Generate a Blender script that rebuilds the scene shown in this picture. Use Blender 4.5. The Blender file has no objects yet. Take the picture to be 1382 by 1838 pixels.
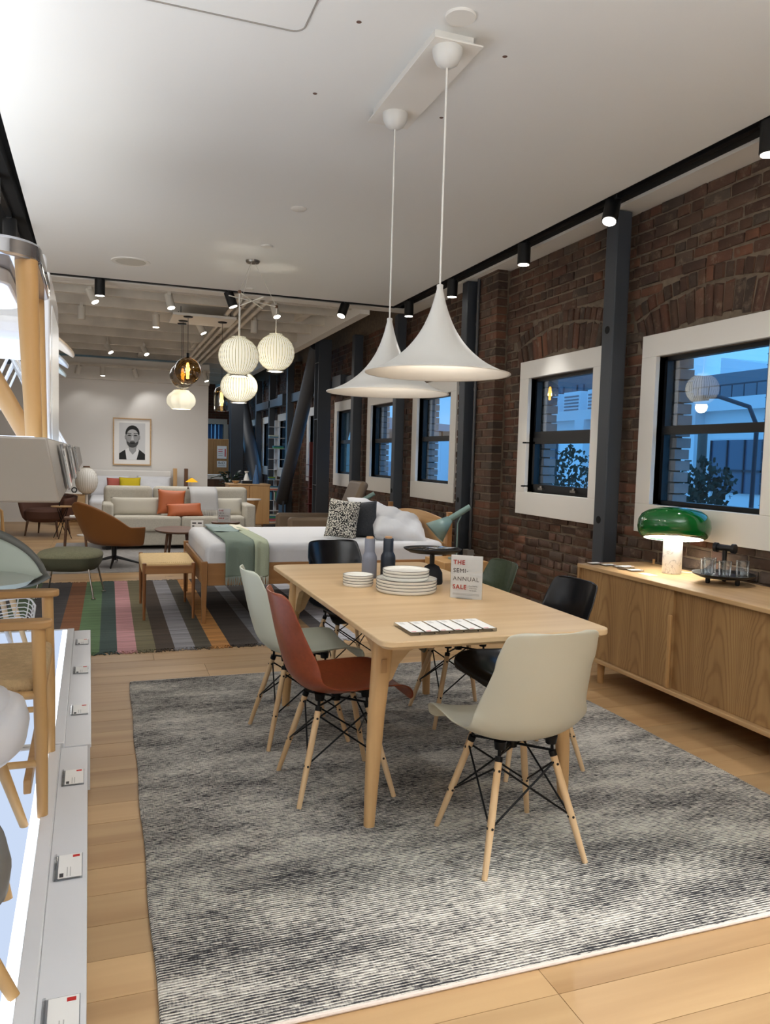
import bpy, bmesh, math, random
from mathutils import Vector, Matrix
random.seed(7)
S = bpy.context.scene
COL = S.collection
R = math.radians
# ------------------------------------------------------------------ camera
YAW, PIT, ROL, CAMZ, FPX = .34486, .06961, .027569, 1.345, 1383.7
_f = Vector((math.sin(YAW), math.cos(YAW), 0)); _r = Vector((math.cos(YAW), -math.sin(YAW), 0)); _u = Vector((0, 0, 1))
_F = _f * math.cos(PIT) - _u * math.sin(PIT); _u2 = _u * math.cos(PIT) + _f * math.sin(PIT)
_R = _r * math.cos(ROL) + _u2 * math.sin(ROL); _U = _u2 * math.cos(ROL) - _r * math.sin(ROL)
cam = bpy.data.cameras.new('camera'); camo = bpy.data.objects.new('camera', cam); COL.objects.link(camo)
camo.matrix_world = Matrix(((_R.x, _U.x, -_F.x, 0), (_R.y, _U.y, -_F.y, 0), (_R.z, _U.z, -_F.z, CAMZ), (0, 0, 0, 1)))
cam.sensor_fit = 'VERTICAL'; cam.sensor_height = 36.0; cam.lens = FPX / 1838 * 36.0
cam.clip_start = .05; cam.clip_end = 300
S.camera = camo
# ------------------------------------------------------------------ world: clear blue dusk sky
w = bpy.data.worlds.new('dusk'); S.world = w; w.use_nodes = True
nt = w.node_tree; bg = nt.nodes['Background']
tc = nt.nodes.new('ShaderNodeTexCoord'); sx = nt.nodes.new('ShaderNodeSeparateXYZ'); cr = nt.nodes.new('ShaderNodeValToRGB')
nt.links.new(tc.outputs['Generated'], sx.inputs[0]); nt.links.new(sx.outputs['Z'], cr.inputs[0]); nt.links.new(cr.outputs[0], bg.inputs[0])
cr.color_ramp.elements[0].position = 0.0; cr.color_ramp.elements[0].color = (.15, .46, .84, 1)
cr.color_ramp.elements[1].position = .6; cr.color_ramp.elements[1].color = (.12, .42, .86, 1)
bg.inputs[1].default_value = 1.65
vs = S.view_settings
vs.view_transform = 'Standard'; vs.look = 'None'; vs.gamma = 1.0; vs.use_curve_mapping = False; vs.exposure = 0.2
# ------------------------------------------------------------------ added area lights without fixtures, standing in for unseen shop lighting
def area(loc, size, sizey, power, col=(1, .985, .97), rot=(0, 0, 0)):
    l = bpy.data.lights.new('added_fill_light', 'AREA'); l.shape = 'RECTANGLE'; l.size = size; l.size_y = sizey; l.energy = power; l.color = col
    o = bpy.data.objects.new('added_fill_light', l); COL.objects.link(o); o.location = loc; o.rotation_euler = rot; return o
area((1.2, -1.6, 2.95), 2.4, 1.6, 10)
area((1.3, -.6, 1.9), 2.4, 1.0, 150, (.88, .94, 1), (math.pi, 0, 0))          # added uplight behind the camera, brightens the near ceiling
area((-2.5, 3.0, .6), 1.4, 4.2, 185, (.90, .95, 1), (math.pi, 0, 0))          # added unseen uplight left of the display unit, brightens the ceiling
area((-2.6, 3.0, 2.95), 1.2, 4.0, 18)
area((0.9, 12.4, 2.8), 2.6, 3.0, 55)
area((2.3, 17.8, 2.9), 1.0, 3.0, 20)
def spot(parent, loc, target, power, angle=60, blend=.6, radius=.035, col=(1, .985, .965)):
    l = bpy.data.lights.new('spot_beam', 'SPOT'); l.energy = power; l.spot_size = R(angle); l.spot_blend = blend; l.shadow_soft_size = radius; l.color = col
    o = bpy.data.objects.new('spot_beam', l); COL.objects.link(o)
    o.location = loc; d = Vector(target) - Vector(loc); o.rotation_euler = d.to_track_quat('-Z', 'Y').to_euler()
    if parent: o.parent = parent
    return o
def bulb(parent, loc, power, radius=.04, col=(1, .86, .68)):
    l = bpy.data.lights.new('bulb_light', 'POINT'); l.energy = power; l.shadow_soft_size = radius; l.color = col
    o = bpy.data.objects.new('bulb_light', l); COL.objects.link(o); o.location = loc
    if parent: o.parent = parent
    return o
# ------------------------------------------------------------------ mesh helpers
class MB:
    def __init__(s): s.v = []; s.f = []; s.m = []
    def add(s, vs, fs, mi=0):
        b = len(s.v); s.v += [tuple(p) for p in vs]
        for f in fs: s.f.append(tuple(i + b for i in f)); s.m.append(mi)
        return s
    def box(s, x0, x1, y0, y1, z0, z1, mi=0):
        return s.add([(x0, y0, z0), (x1, y0, z0), (x1, y1, z0), (x0, y1, z0), (x0, y0, z1), (x1, y0, z1), (x1, y1, z1), (x0, y1, z1)],
                     [(3, 2, 1, 0), (4, 5, 6, 7), (0, 1, 5, 4), (1, 2, 6, 5), (2, 3, 7, 6), (3, 0, 4, 7)], mi)
    def obox(s, c, size, rot=(0, 0, 0), mi=0):
        from mathutils import Euler
        M = Euler(rot).to_matrix(); a, b, d = [q / 2 for q in size]; c = Vector(c)
        P = [(-a, -b, -d), (a, -b, -d), (a, b, -d), (-a, b, -d), (-a, -b, d), (a, -b, d), (a, b, d), (-a, b, d)]
        return s.add([c + M @ Vector(p) for p in P], [(3, 2, 1, 0), (4, 5, 6, 7), (0, 1, 5, 4), (1, 2, 6, 5), (2, 3, 7, 6), (3, 0, 4, 7)], mi)
    def cyl(s, p0, p1, r0, r1=None, n=12, caps=True, mi=0):
        p0 = Vector(p0); p1 = Vector(p1); r1 = r0 if r1 is None else r1
        d = (p1 - p0).normalized(); a = d.orthogonal().normalized(); b = d.cross(a)
        vs = []
        for p, r in ((p0, r0), (p1, r1)):
            for i in range(n):
                t = 2 * math.pi * i / n; vs.append(p + (a * math.cos(t) + b * math.sin(t)) * r)
        fs = [(i, (i + 1) % n, n + (i + 1) % n, n + i) for i in range(n)]
        if caps: fs += [tuple(range(n - 1, -1, -1)), tuple(range(n, 2 * n))]
        return s.add(vs, fs, mi)
    def tube(s, pts, r, n=8, mi=0, closed=False, caps=True):
        pts = [Vector(p) for p in pts]; N = len(pts); vs = []; a = None
        rr = r if isinstance(r, (list, tuple)) else [r] * N
        for k, p in enumerate(pts):
            if closed: d = pts[(k + 1) % N] - pts[k - 1]
            else: d = pts[min(k + 1, N - 1)] - pts[max(k - 1, 0)]
            d = d.normalized()
            a = d.orthogonal().normalized() if a is None else (a - d * a.dot(d)).normalized()
            b = d.cross(a)
            for i in range(n):
                t = 2 * math.pi * i / n; vs.append(p + (a * math.cos(t) + b * math.sin(t)) * rr[k])
        fs = []
        for k in range(N if closed else N - 1):
            k2 = (k + 1) % N
            for i in range(n): fs.append((k * n + i, k * n + (i + 1) % n, k2 * n + (i + 1) % n, k2 * n + i))
        if caps and not closed: fs += [tuple(range(n - 1, -1, -1)), tuple(range((N - 1) * n, N * n))]
        return s.add(vs, fs, mi)
    def lathe(s, prof, n=32, c=(0, 0, 0), mi=0, sx=1, sy=1, cap=True):
        vs = []; N = len(prof)
        for r, z in prof:
            for i in range(n):
                t = 2 * math.pi * i / n; vs.append((c[0] + sx * r * math.cos(t), c[1] + sy * r * math.sin(t), c[2] + z))
        fs = [(k * n + i, k * n + (i + 1) % n, (k + 1) * n + (i + 1) % n, (k + 1) * n + i) for k in range(N - 1) for i in range(n)]
        if cap and prof[0][0] > 1e-6: fs.append(tuple(range(n - 1, -1, -1)))
        if cap and prof[-1][0] > 1e-6: fs.append(tuple(range((N - 1) * n, N * n)))
        return s.add(vs, fs, mi)
    def prism(s, poly, z0, z1, plane='xy', mi=0):
        n = len(poly)
        def mk(a, b, c): return {'xy': (a, b, c), 'yz': (c, a, b), 'xz': (a, c, b)}[plane]
        vs = [mk(a, b, z0) for a, b in poly] + [mk(a, b, z1) for a, b in poly]
        fs = [tuple(range(n - 1, -1, -1)), tuple(range(n, 2 * n))] + [(i, (i + 1) % n, n + (i + 1) % n, n + i) for i in range(n)]
        return s.add(vs, fs, mi)
    def grid(s, fn, nu, nv, mi=0):
        vs = [fn(i / nu, j / nv) for j in range(nv + 1) for i in range(nu + 1)]
        W = nu + 1
        fs = [(j * W + i, j * W + i + 1, (j + 1) * W + i + 1, (j + 1) * W + i) for j in range(nv) for i in range(nu)]
        return s.add(vs, fs, mi)
    def xf(s, M, start=0):
        s.v[start:] = [tuple(M @ Vector(p)) for p in s.v[start:]]; return s
    def mesh(s, name, mats, smooth=38):
        me = bpy.data.meshes.new(name); me.from_pydata(s.v, [], s.f)
        for m in (mats if isinstance(mats, (list, tuple)) else [mats]): me.materials.append(m)
        if any(s.m): me.polygons.foreach_set('material_index', s.m)
        bm = bmesh.new(); bm.from_mesh(me)
        bmesh.ops.remove_doubles(bm, verts=bm.verts, dist=1e-6)
        bmesh.ops.recalc_face_normals(bm, faces=bm.faces); bm.to_mesh(me); bm.free()
        if smooth:
            me.shade_smooth(); me.set_sharp_from_angle(angle=R(smooth))
        me.update(); return me
    def build(s, name, mats, parent=None, smooth=38, bevel=0, seg=2, subd=0, solid=0, off=-1, loc=None):
        return put(name, s.mesh(name, mats, smooth), parent, bevel, seg, subd, solid, off, loc)
def put(name, me, parent=None, bevel=0, seg=2, subd=0, solid=0, off=-1, loc=None):
    o = bpy.data.objects.new(name, me); COL.objects.link(o)
    if parent is not None: o.parent = parent
    if loc is not None: o.location = loc
    if solid:
        q = o.modifiers.new('thick', 'SOLIDIFY'); q.thickness = solid; q.offset = off
    if bevel:
        q = o.modifiers.new('bevel', 'BEVEL'); q.width = bevel; q.segments = seg; q.limit_method = 'ANGLE'; q.angle_limit = R(40)
    if subd:
        q = o.modifiers.new('smooth', 'SUBSURF'); q.levels = subd; q.render_levels = subd
    return o
def tag(o, label=None, cat=None, group=None, kind=None):
    if label: o['label'] = label
    if cat: o['category'] = cat
    if group: o['group'] = group
    if kind: o['kind'] = kind
    return o
def thing(name, label, cat, loc=(0, 0, 0), rz=0, group=None, kind=None):
    o = bpy.data.objects.new(name, None); COL.objects.link(o); o.location = loc; o.rotation_euler = (0, 0, rz); o.empty_display_size = .1
    return tag(o, label, cat, group, kind)
def copy_tree(o, parent=None):
    c = o.copy(); COL.objects.link(c)
    if parent is not None: c.parent = parent
    for ch in list(o.children): copy_tree(ch, c)
    return c
def rrect(x0, x1, y0, y1, r, n=6):
    pts = []
    for cx, cy, a in ((x1 - r, y1 - r, 0), (x0 + r, y1 - r, 90), (x0 + r, y0 + r, 180), (x1 - r, y0 + r, 270)):
        for i in range(n + 1):
            t = R(a + 90 * i / n); pts.append((cx + r * math.cos(t), cy + r * math.sin(t)))
    return pts
def interp(tab, t):
    for (a, p), (b, q) in zip(tab, tab[1:]):
        if t <= b: 
            k = (t - a) / (b - a); k = min(max(k, 0), 1)
            if isinstance(p, (tuple, list)): return tuple(x + (y - x) * k for x, y in zip(p, q))
            return p + (q - p) * k
    return tab[-1][1]
def catmull(pts, t):
    n = len(pts) - 1; x = min(max(t, 0), .99999) * n; i = int(x); u = x - i
    p = [pts[max(min(k, n), 0)] for k in (i - 1, i, i + 1, i + 2)]
    return tuple(.5 * (2 * b + (c - a) * u + (2 * a - 5 * b + 4 * c - d) * u * u + (3 * b - a - 3 * c + d) * u ** 3) for a, b, c, d in zip(*p))
# ------------------------------------------------------------------ materials
def lin(c):
    c = [q / 255 for q in c]; return tuple(q / 12.92 if q <= .04045 else ((q + .055) / 1.055) ** 2.4 for q in c) + (1,)
MATS = {}
def newmat(name):
    m = bpy.data.materials.new(name); m.use_nodes = True; MATS[name] = m
    return m, m.node_tree, m.node_tree.nodes['Principled BSDF']
def plain(name, col, rough=.5, metal=0, bump=0, bscale=200, vary=0, vscale=8, coat=0, emit=0, sheen=0, trans=0, ior=1.45, spec=.5, alpha=1):
    m, t, p = newmat(name); c = lin(col)
    p.inputs['Base Color'].default_value = c; p.inputs['Roughness'].default_value = rough; p.inputs['Metallic'].default_value = metal
    p.inputs['Coat Weight'].default_value = coat; p.inputs['Sheen Weight'].default_value = sheen; p.inputs['Transmission Weight'].default_value = trans
    p.inputs['IOR'].default_value = ior; p.inputs['Specular IOR Level'].default_value = spec
    if alpha < 1: p.inputs['Alpha'].default_value = alpha
    if emit:
        p.inputs['Emission Color'].default_value = c; p.inputs['Emission Strength'].default_value = emit
    if vary or bump:
        tc = t.nodes.new('ShaderNodeTexCoord')
    if vary:
        n = t.nodes.new('ShaderNodeTexNoise'); n.inputs['Scale'].default_value = vscale; n.inputs['Detail'].default_value = 5
        t.links.new(tc.outputs['Object'], n.inputs['Vector'])
        r = t.nodes.new('ShaderNodeValToRGB'); r.color_ramp.elements[0].position = .3; r.color_ramp.elements[1].position = .7
        r.color_ramp.elements[0].color = tuple(q * (1 - vary) for q in c[:3]) + (1,); r.color_ramp.elements[1].color = tuple(min(1, q * (1 + vary)) for q in c[:3]) + (1,)
        t.links.new(n.outputs[0], r.inputs[0]); t.links.new(r.outputs[0], p.inputs['Base Color'])
    if bump:
        n = t.nodes.new('ShaderNodeTexNoise'); n.inputs['Scale'].default_value = bscale; n.inputs['Detail'].default_value = 2
        t.links.new(tc.outputs['Object'], n.inputs['Vector'])
        b = t.nodes.new('ShaderNodeBump'); b.inputs['Strength'].default_value = bump; b.inputs['Distance'].default_value = .004
        t.links.new(n.outputs[0], b.inputs['Height']); t.links.new(b.outputs[0], p.inputs['Normal'])
    return m
def wood(name, c1, c2, axis='x', scale=1.0, rough=.45, cathedral=0, rnd=True, knots=False, world=False):
    m, t, p = newmat(name)
    tc = t.nodes.new('ShaderNodeTexCoord'); oi = t.nodes.new('ShaderNodeObjectInfo')
    ad = t.nodes.new('ShaderNodeVectorMath'); ad.operation = 'MULTIPLY_ADD'
    if rnd:
        cm = t.nodes.new('ShaderNodeCombineXYZ')
        for i in range(3): t.links.new(oi.outputs['Random'], cm.inputs[i])
        ad.inputs[1].default_value = (17, 31, 23)
        t.links.new(cm.outputs[0], ad.inputs[0]); t.links.new(tc.outputs['Object'], ad.inputs[2]); src = ad.outputs[0]
    else: src = tc.outputs['Object']
    mp = t.nodes.new('ShaderNodeMapping'); sc = {'x': (1.2, 22, 22), 'y': (22, 1.2, 22), 'z': (22, 22, 1.2)}[axis]
    mp.inputs['Scale'].default_value = [q * scale for q in sc]; t.links.new(src, mp.inputs[0])
    n1 = t.nodes.new('ShaderNodeTexNoise'); n1.inputs['Scale'].default_value = 1; n1.inputs['Detail'].default_value = 6; n1.inputs['Distortion'].default_value = .6
    t.links.new(mp.outputs[0], n1.inputs['Vector'])
    mp2 = t.nodes.new('ShaderNodeMapping'); mp2.inputs['Scale'].default_value = [q * scale * .22 for q in sc]; t.links.new(src, mp2.inputs[0])
    n2 = t.nodes.new('ShaderNodeTexNoise'); n2.inputs['Scale'].default_value = 1; n2.inputs['Detail'].default_value = 3; n2.inputs['Distortion'].default_value = 1.2
    t.links.new(mp2.outputs[0], n2.inputs['Vector'])
    mx = t.nodes.new('ShaderNodeMath'); mx.operation = 'MULTIPLY_ADD'; mx.inputs[1].default_value = .45; 
    t.links.new(n1.outputs[0], mx.inputs[0])
    h = t.nodes.new('ShaderNodeMath'); h.operation = 'MULTIPLY'; h.inputs[1].default_value = .55; t.links.new(n2.outputs[0], h.inputs[0]); t.links.new(h.outputs[0], mx.inputs[2])
    last = mx.outputs[0]
    if cathedral:
        wv = t.nodes.new('ShaderNodeTexWave'); wv.wave_type = 'RINGS'; wv.inputs['Scale'].default_value = cathedral; wv.inputs['Distortion'].default_value = 3; wv.inputs['Detail'].default_value = 2
        mp3 = t.nodes.new('ShaderNodeMapping'); k = {'x': (.16, 1, 1), 'y': (1, .16, 1), 'z': (1, 1, .16)}[axis]; mp3.inputs['Scale'].default_value = k
        t.links.new(src, mp3.inputs[0]); t.links.new(mp3.outputs[0], wv.inputs['Vector'])
        a2 = t.nodes.new('ShaderNodeMath'); a2.operation = 'MULTIPLY_ADD'; a2.inputs[1].default_value = -.12; t.links.new(wv.outputs['Fac'], a2.inputs[0]); t.links.new(last, a2.inputs[2]); last = a2.outputs[0]
    r = t.nodes.new('ShaderNodeValToRGB'); r.color_ramp.elements[0].position = .33; r.color_ramp.elements[1].position = .66
    r.color_ramp.elements[0].color = lin(c2); r.color_ramp.elements[1].color = lin(c1); t.links.new(last, r.inputs[0])
    col = r.outputs[0]
    if knots:
        hs = t.nodes.new('ShaderNodeHueSaturation'); mr = t.nodes.new('ShaderNodeMapRange'); mr.inputs[3].default_value = .84; mr.inputs[4].default_value = 1.12
        t.links.new(oi.outputs['Random'], mr.inputs[0]); t.links.new(mr.outputs[0], hs.inputs['Value']); t.links.new(col, hs.inputs['Color']); col = hs.outputs[0]
        vo = t.nodes.new('ShaderNodeTexVoronoi'); vo.inputs['Scale'].default_value = 1.0
        mk = t.nodes.new('ShaderNodeMapping'); mk.inputs['Scale'].default_value = (1.3, 3.2, 1); t.links.new(src, mk.inputs[0]); t.links.new(mk.outputs[0], vo.inputs['Vector'])
        kr = t.nodes.new('ShaderNodeValToRGB'); kr.color_ramp.elements[0].position = .018; kr.color_ramp.elements[0].color = (.16, .09, .05, 1); kr.color_ramp.elements[1].position = .06; kr.color_ramp.elements[1].color = (1, 1, 1, 1)
        t.links.new(vo.outputs['Distance'], kr.inputs[0])
        ml = t.nodes.new('ShaderNodeMix'); ml.data_type = 'RGBA'; ml.blend_type = 'MULTIPLY'; ml.inputs[0].default_value = 1
        t.links.new(col, ml.inputs[6]); t.links.new(kr.outputs[0], ml.inputs[7]); col = ml.outputs[2]
    t.links.new(col, p.inputs['Base Color']); p.inputs['Roughness'].default_value = rough
    b = t.nodes.new('ShaderNodeBump'); b.inputs['Strength'].default_value = .12; b.inputs['Distance'].default_value = .002
    t.links.new(n1.outputs[0], b.inputs['Height']); t.links.new(b.outputs[0], p.inputs['Normal'])
    return m
def emitter(name, col, strength):
    m = bpy.data.materials.new(name); m.use_nodes = True; t = m.node_tree
    for n in list(t.nodes): t.nodes.remove(n)
    e = t.nodes.new('ShaderNodeEmission'); e.inputs[0].default_value = lin(col); e.inputs[1].default_value = strength
    o = t.nodes.new('ShaderNodeOutputMaterial'); t.links.new(e.outputs[0], o.inputs[0]); MATS[name] = m; return m
def thin_glass(name, tint=(235, 240, 245), refl=.08, rough=.0):
    m = bpy.data.materials.new(name); m.use_nodes = True; t = m.node_tree
    for n in list(t.nodes): t.nodes.remove(n)
    a = t.nodes.new('ShaderNodeBsdfTransparent'); a.inputs[0].default_value = lin(tint)
    g = t.nodes.new('ShaderNodeBsdfGlossy'); g.inputs['Roughness'].default_value = rough; g.inputs[0].default_value = (1, 1, 1, 1)
    lw = t.nodes.new('ShaderNodeLayerWeight'); lw.inputs[0].default_value = .25
    mr = t.nodes.new('ShaderNodeMapRange'); mr.inputs[3].default_value = refl; mr.inputs[4].default_value = min(1, refl * 7)
    t.links.new(lw.outputs['Fresnel'], mr.inputs[0])
    x = t.nodes.new('ShaderNodeMixShader'); t.links.new(mr.outputs[0], x.inputs[0]); t.links.new(a.outputs[0], x.inputs[1]); t.links.new(g.outputs[0], x.inputs[2])
    o = t.nodes.new('ShaderNodeOutputMaterial'); t.links.new(x.outputs[0], o.inputs[0]); MATS[name] = m; return m
oak = wood('oak', (205, 172, 128), (176, 138, 92), 'x'); oak_y = wood('oak_y', (204, 170, 126), (174, 136, 90), 'y'); oak_z = wood('oak_z', (200, 160, 108), (168, 126, 78), 'z')
table_oak = wood('table_oak', (214, 186, 146), (192, 158, 114), 'x', .8, .42)
leg_oak = wood('leg_oak', (206, 168, 118), (176, 134, 86), 'z')
maple = wood('maple', (222, 192, 152), (200, 164, 120), 'z', 1.0)
oak_side = wood('oak_side', (174, 138, 92), (140, 104, 64), 'z', .9, .45)
def add_cathedral(m, axis, pitch=.15, freq=52):
    t = m.node_tree; p = t.nodes['Principled BSDF']; src = p.inputs['Base Color'].links[0].from_socket
    tc = t.nodes.new('ShaderNodeTexCoord'); sp = t.nodes.new('ShaderNodeSeparateXYZ'); t.links.new(tc.outputs['Object'], sp.inputs[0])
    nz = t.nodes.new('ShaderNodeTexNoise'); nz.inputs['Scale'].default_value = 5; nz.inputs['Detail'].default_value = 3; t.links.new(tc.outputs['Object'], nz.inputs['Vector'])
    def M(op, a, b=0, c=None):
        q = t.nodes.new('ShaderNodeMath'); q.operation = op
        for i, s_ in enumerate((a, b, c)):
            if s_ is None: continue
            if isinstance(s_, (int, float)): q.inputs[i].default_value = s_
            else: t.links.new(s_, q.inputs[i])
        return q.outputs[0]
    u = M('ADD', sp.outputs[axis], M('MULTIPLY', nz.outputs[0], .05)); pp = M('PINGPONG', u, pitch); pp2 = M('MULTIPLY', M('MULTIPLY', pp, pp), 38.0)
    val = M('ADD', pp2, M('MULTIPLY', sp.outputs['Z'], .75)); val = M('ADD', val, M('MULTIPLY', nz.outputs[0], .22)); sn = M('SINE', M('MULTIPLY', val, freq))
    fac = M('POWER', M('MULTIPLY_ADD', sn, .5, .5), 3.0)
    mx = t.nodes.new('ShaderNodeMix'); mx.data_type = 'RGBA'; mx.blend_type = 'MULTIPLY'; t.links.new(M('MULTIPLY', fac, .42), mx.inputs[0]); t.links.new(src, mx.inputs[6]); mx.inputs[7].default_value = lin((176, 148, 116))
    t.links.new(mx.outputs[2], p.inputs['Base Color'])
add_cathedral(oak_side, 'Y')
floor_oak = wood('floor_oak', (196, 162, 118), (164, 128, 88), 'x', .55, .42, knots=True)
cherry = wood('cherry', (150, 98, 55), (118, 72, 38), 'z'); cherry_x = wood('cherry_x', (160, 112, 66), (126, 82, 44), 'x')
walnut = wood('walnut', (112, 78, 54), (84, 56, 38), 'x'); walnut_z = wood('walnut_z', (112, 78, 54), (84, 56, 38), 'z')
ply_edge = plain('ply_edge', (166, 128, 92), .6); ply_face = wood('ply_face', (232, 212, 184), (222, 200, 168), 'x', .8)
white_paint = plain('white_paint', (226, 221, 212), .6, bump=.05, bscale=60)
white_trim = plain('white_trim', (226, 222, 214), .5)
white_gloss = plain('white_gloss', (236, 236, 236), .16)
wall_white = plain('wall_white', (224, 220, 214), .8, bump=.04, bscale=80)
ceil_white = plain('ceil_white', (230, 229, 225), .85, bump=.03, bscale=50)
joist_white = plain('joist_white', (212, 204, 190), .8, vary=.16, vscale=2.5)
black = plain('black', (14, 14, 15), .45); black_metal = plain('black_metal', (18, 18, 20), .38, .6); slot_black = plain('slot_black', (4, 4, 4), .9)
steel_paint = plain('steel_paint', (62, 66, 72), .5, bump=.04, bscale=120)
chrome = plain('chrome', (200, 200, 200), .16, 1); brushed = plain('brushed', (150, 146, 140), .35, 1)
dark_frame = plain('dark_frame', (16, 17, 20), .4)
acrylic = thin_glass('acrylic', (238, 240, 242), .09); window_glass = thin_glass('window_glass', (225, 236, 245), .05); clear_glass = thin_glass('clear_glass', (232, 236, 238), .12)
paper = plain('paper', (238, 236, 232), .7); ink_red = plain('ink_red', (196, 40, 34), .6); ink_dark = plain('ink_dark', (58, 58, 60), .6); ink_grey = plain('ink_grey', (190, 188, 184), .7)
linen = plain('linen', (206, 206, 208), .85, bump=.9, bscale=14, sheen=.1)
lamp_on = emitter('lamp_on', (255, 246, 230), 14)
# ================================================================== SETTING
WX = 3.38
def proj(p):
    d = Vector(p) - Vector((0, 0, CAMZ)); z = d.dot(_F)
    return (691 + FPX * d.dot(_R) / z, 919 - FPX * d.dot(_U) / z, z)
# ---- floor with planks
m, t, p = newmat('floor_far')
tc = t.nodes.new('ShaderNodeTexCoord'); bk = t.nodes.new('ShaderNodeTexBrick'); bk.offset = .4
bk.inputs['Color1'].default_value = lin((198, 166, 124)); bk.inputs['Color2'].default_value = lin((176, 140, 100)); bk.inputs['Mortar'].default_value = lin((120, 88, 56))
bk.inputs['Scale'].default_value = 1; bk.inputs['Mortar Size'].default_value = .003; bk.inputs['Brick Width'].default_value = 1.9; bk.inputs['Row Height'].default_value = .16
t.links.new(tc.outputs['Object'], bk.inputs['Vector']); t.links.new(bk.outputs['Color'], p.inputs['Base Color']); p.inputs['Roughness'].default_value = .42
PY1 = .8 + .16 * 53
fl = MB(); fl.box(-5, 3.8, -3, PY1, -.2, -.012); fl.box(-5, 3.8, PY1, 24, -.2, 0)
floor = tag(fl.build('floor', MATS['floor_far'], smooth=0), kind='structure')
pl_mesh = {}
def plank_mesh(L):
    if L not in pl_mesh:
        b = MB(); w2 = .16 - .0022
        b.box(0, L - .002, 0, w2, -.011, 0); pl_mesh[L] = b.mesh('plank', floor_oak, 0)
    return pl_mesh[L]
for k in range(53):
    x = -.62 - random.choice((.2, .6, 1.0, 1.4)); y = .8 + .16 * k
    while x < WX - .01:
        L = random.choice((1.5, 1.9, 2.2)) if y > 1.8 else 1.9
        put('plank', plank_mesh(L), floor, loc=(x, y, random.uniform(-.0008, 0))); x += L
# ---- right brick wall
WIN = [(3.28, 4.20), (4.90, 5.83), (7.42, 8.35), (9.11, 10.04), (10.77, 11.70), (12.57, 13.50), (15.16, 16.09), (16.93, 17.86), (18.67, 19.60)]
WZ0, WZ1 = 1.09, 2.057
m, t, p = newmat('brick')
oi = t.nodes.new('ShaderNodeObjectInfo'); ge = t.nodes.new('ShaderNodeNewGeometry'); a = t.nodes.new('ShaderNodeMath'); a.operation = 'ADD'; fr = t.nodes.new('ShaderNodeMath'); fr.operation = 'FRACT'
t.links.new(oi.outputs['Random'], a.inputs[0]); t.links.new(ge.outputs['Random Per Island'], a.inputs[1]); t.links.new(a.outputs[0], fr.inputs[0])
r = t.nodes.new('ShaderNodeValToRGB'); r.color_ramp.interpolation = 'LINEAR'
cs = [(0, (92, 62, 46)), (.2, (76, 54, 42)), (.35, (106, 66, 47)), (.5, (72, 58, 48)), (.62, (88, 62, 46)), (.75, (116, 74, 52)), (.88, (84, 70, 58)), (1, (98, 68, 50))]
for i, (q, c) in enumerate(cs):
    e = r.color_ramp.elements[0] if i == 0 else (r.color_ramp.elements[1] if i == 1 else r.color_ramp.elements.new(q)); e.position = q; e.color = lin(c)
t.links.new(fr.outputs[0], r.inputs[0])
n = t.nodes.new('ShaderNodeTexNoise'); n.inputs['Scale'].default_value = 14; n.inputs['Detail'].default_value = 8; n.inputs['Roughness'].default_value = .7; t.links.new(ge.outputs['Position'], n.inputs['Vector'])
n2 = t.nodes.new('ShaderNodeValToRGB'); n2.color_ramp.elements[0].position = .54; n2.color_ramp.elements[1].position = .74; t.links.new(n.outputs[0], n2.inputs[0])
mx = t.nodes.new('ShaderNodeMix'); mx.data_type = 'RGBA'; t.links.new(n2.outputs[0], mx.inputs[0]); t.links.new(r.outputs[0], mx.inputs[6]); mx.inputs[7].default_value = lin((132, 114, 94))
st1 = t.nodes.new('ShaderNodeTexNoise'); st1.inputs['Scale'].default_value = 2.2; st1.inputs['Detail'].default_value = 6; st1.inputs['Roughness'].default_value = .65; t.links.new(ge.outputs['Position'], st1.inputs['Vector'])
st2 = t.nodes.new('ShaderNodeMapRange'); st2.inputs[1].default_value = .35; st2.inputs[2].default_value = .65; st2.inputs[3].default_value = .5; st2.inputs[4].default_value = 1.0; t.links.new(st1.outputs[0], st2.inputs[0])
st3 = t.nodes.new('ShaderNodeMix'); st3.data_type = 'RGBA'; st3.blend_type = 'MULTIPLY'; st3.inputs[0].default_value = 1; t.links.new(mx.outputs[2], st3.inputs[6]); t.links.new(st2.outputs[0], st3.inputs[7])
t.links.new(st3.outputs[2], p.inputs['Base Color']); p.inputs['Roughness'].default_value = .8
b = t.nodes.new('ShaderNodeBump'); b.inputs['Strength'].default_value = .6; b.inputs['Distance'].default_value = .006; t.links.new(n.outputs[0], b.inputs['Height']); t.links.new(b.outputs[0], p.inputs['Normal'])
brickm = m
mortar = plain('mortar', (112, 98, 82), .9, bump=.6, bscale=60, vary=.2, vscale=20)
ZT = 3.62
wb = MB(); ys = -3
edges = []
for y0, y1 in WIN: edges.append((ys, y0)); ys = y1
edges.append((ys, 22))
wb.box(3.389, 3.60, -3, 22, -.1, WZ0); wb.box(3.389, 3.60, -3, 22, WZ1, ZT)
for y0, y1 in edges: wb.box(3.389, 3.60, y0, y1, WZ0, WZ1)
wall = tag(wb.build('wall_right', mortar, smooth=0), kind='structure')
BH, BL, CH, CLn = .061, .2, .0732, .2115
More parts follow.
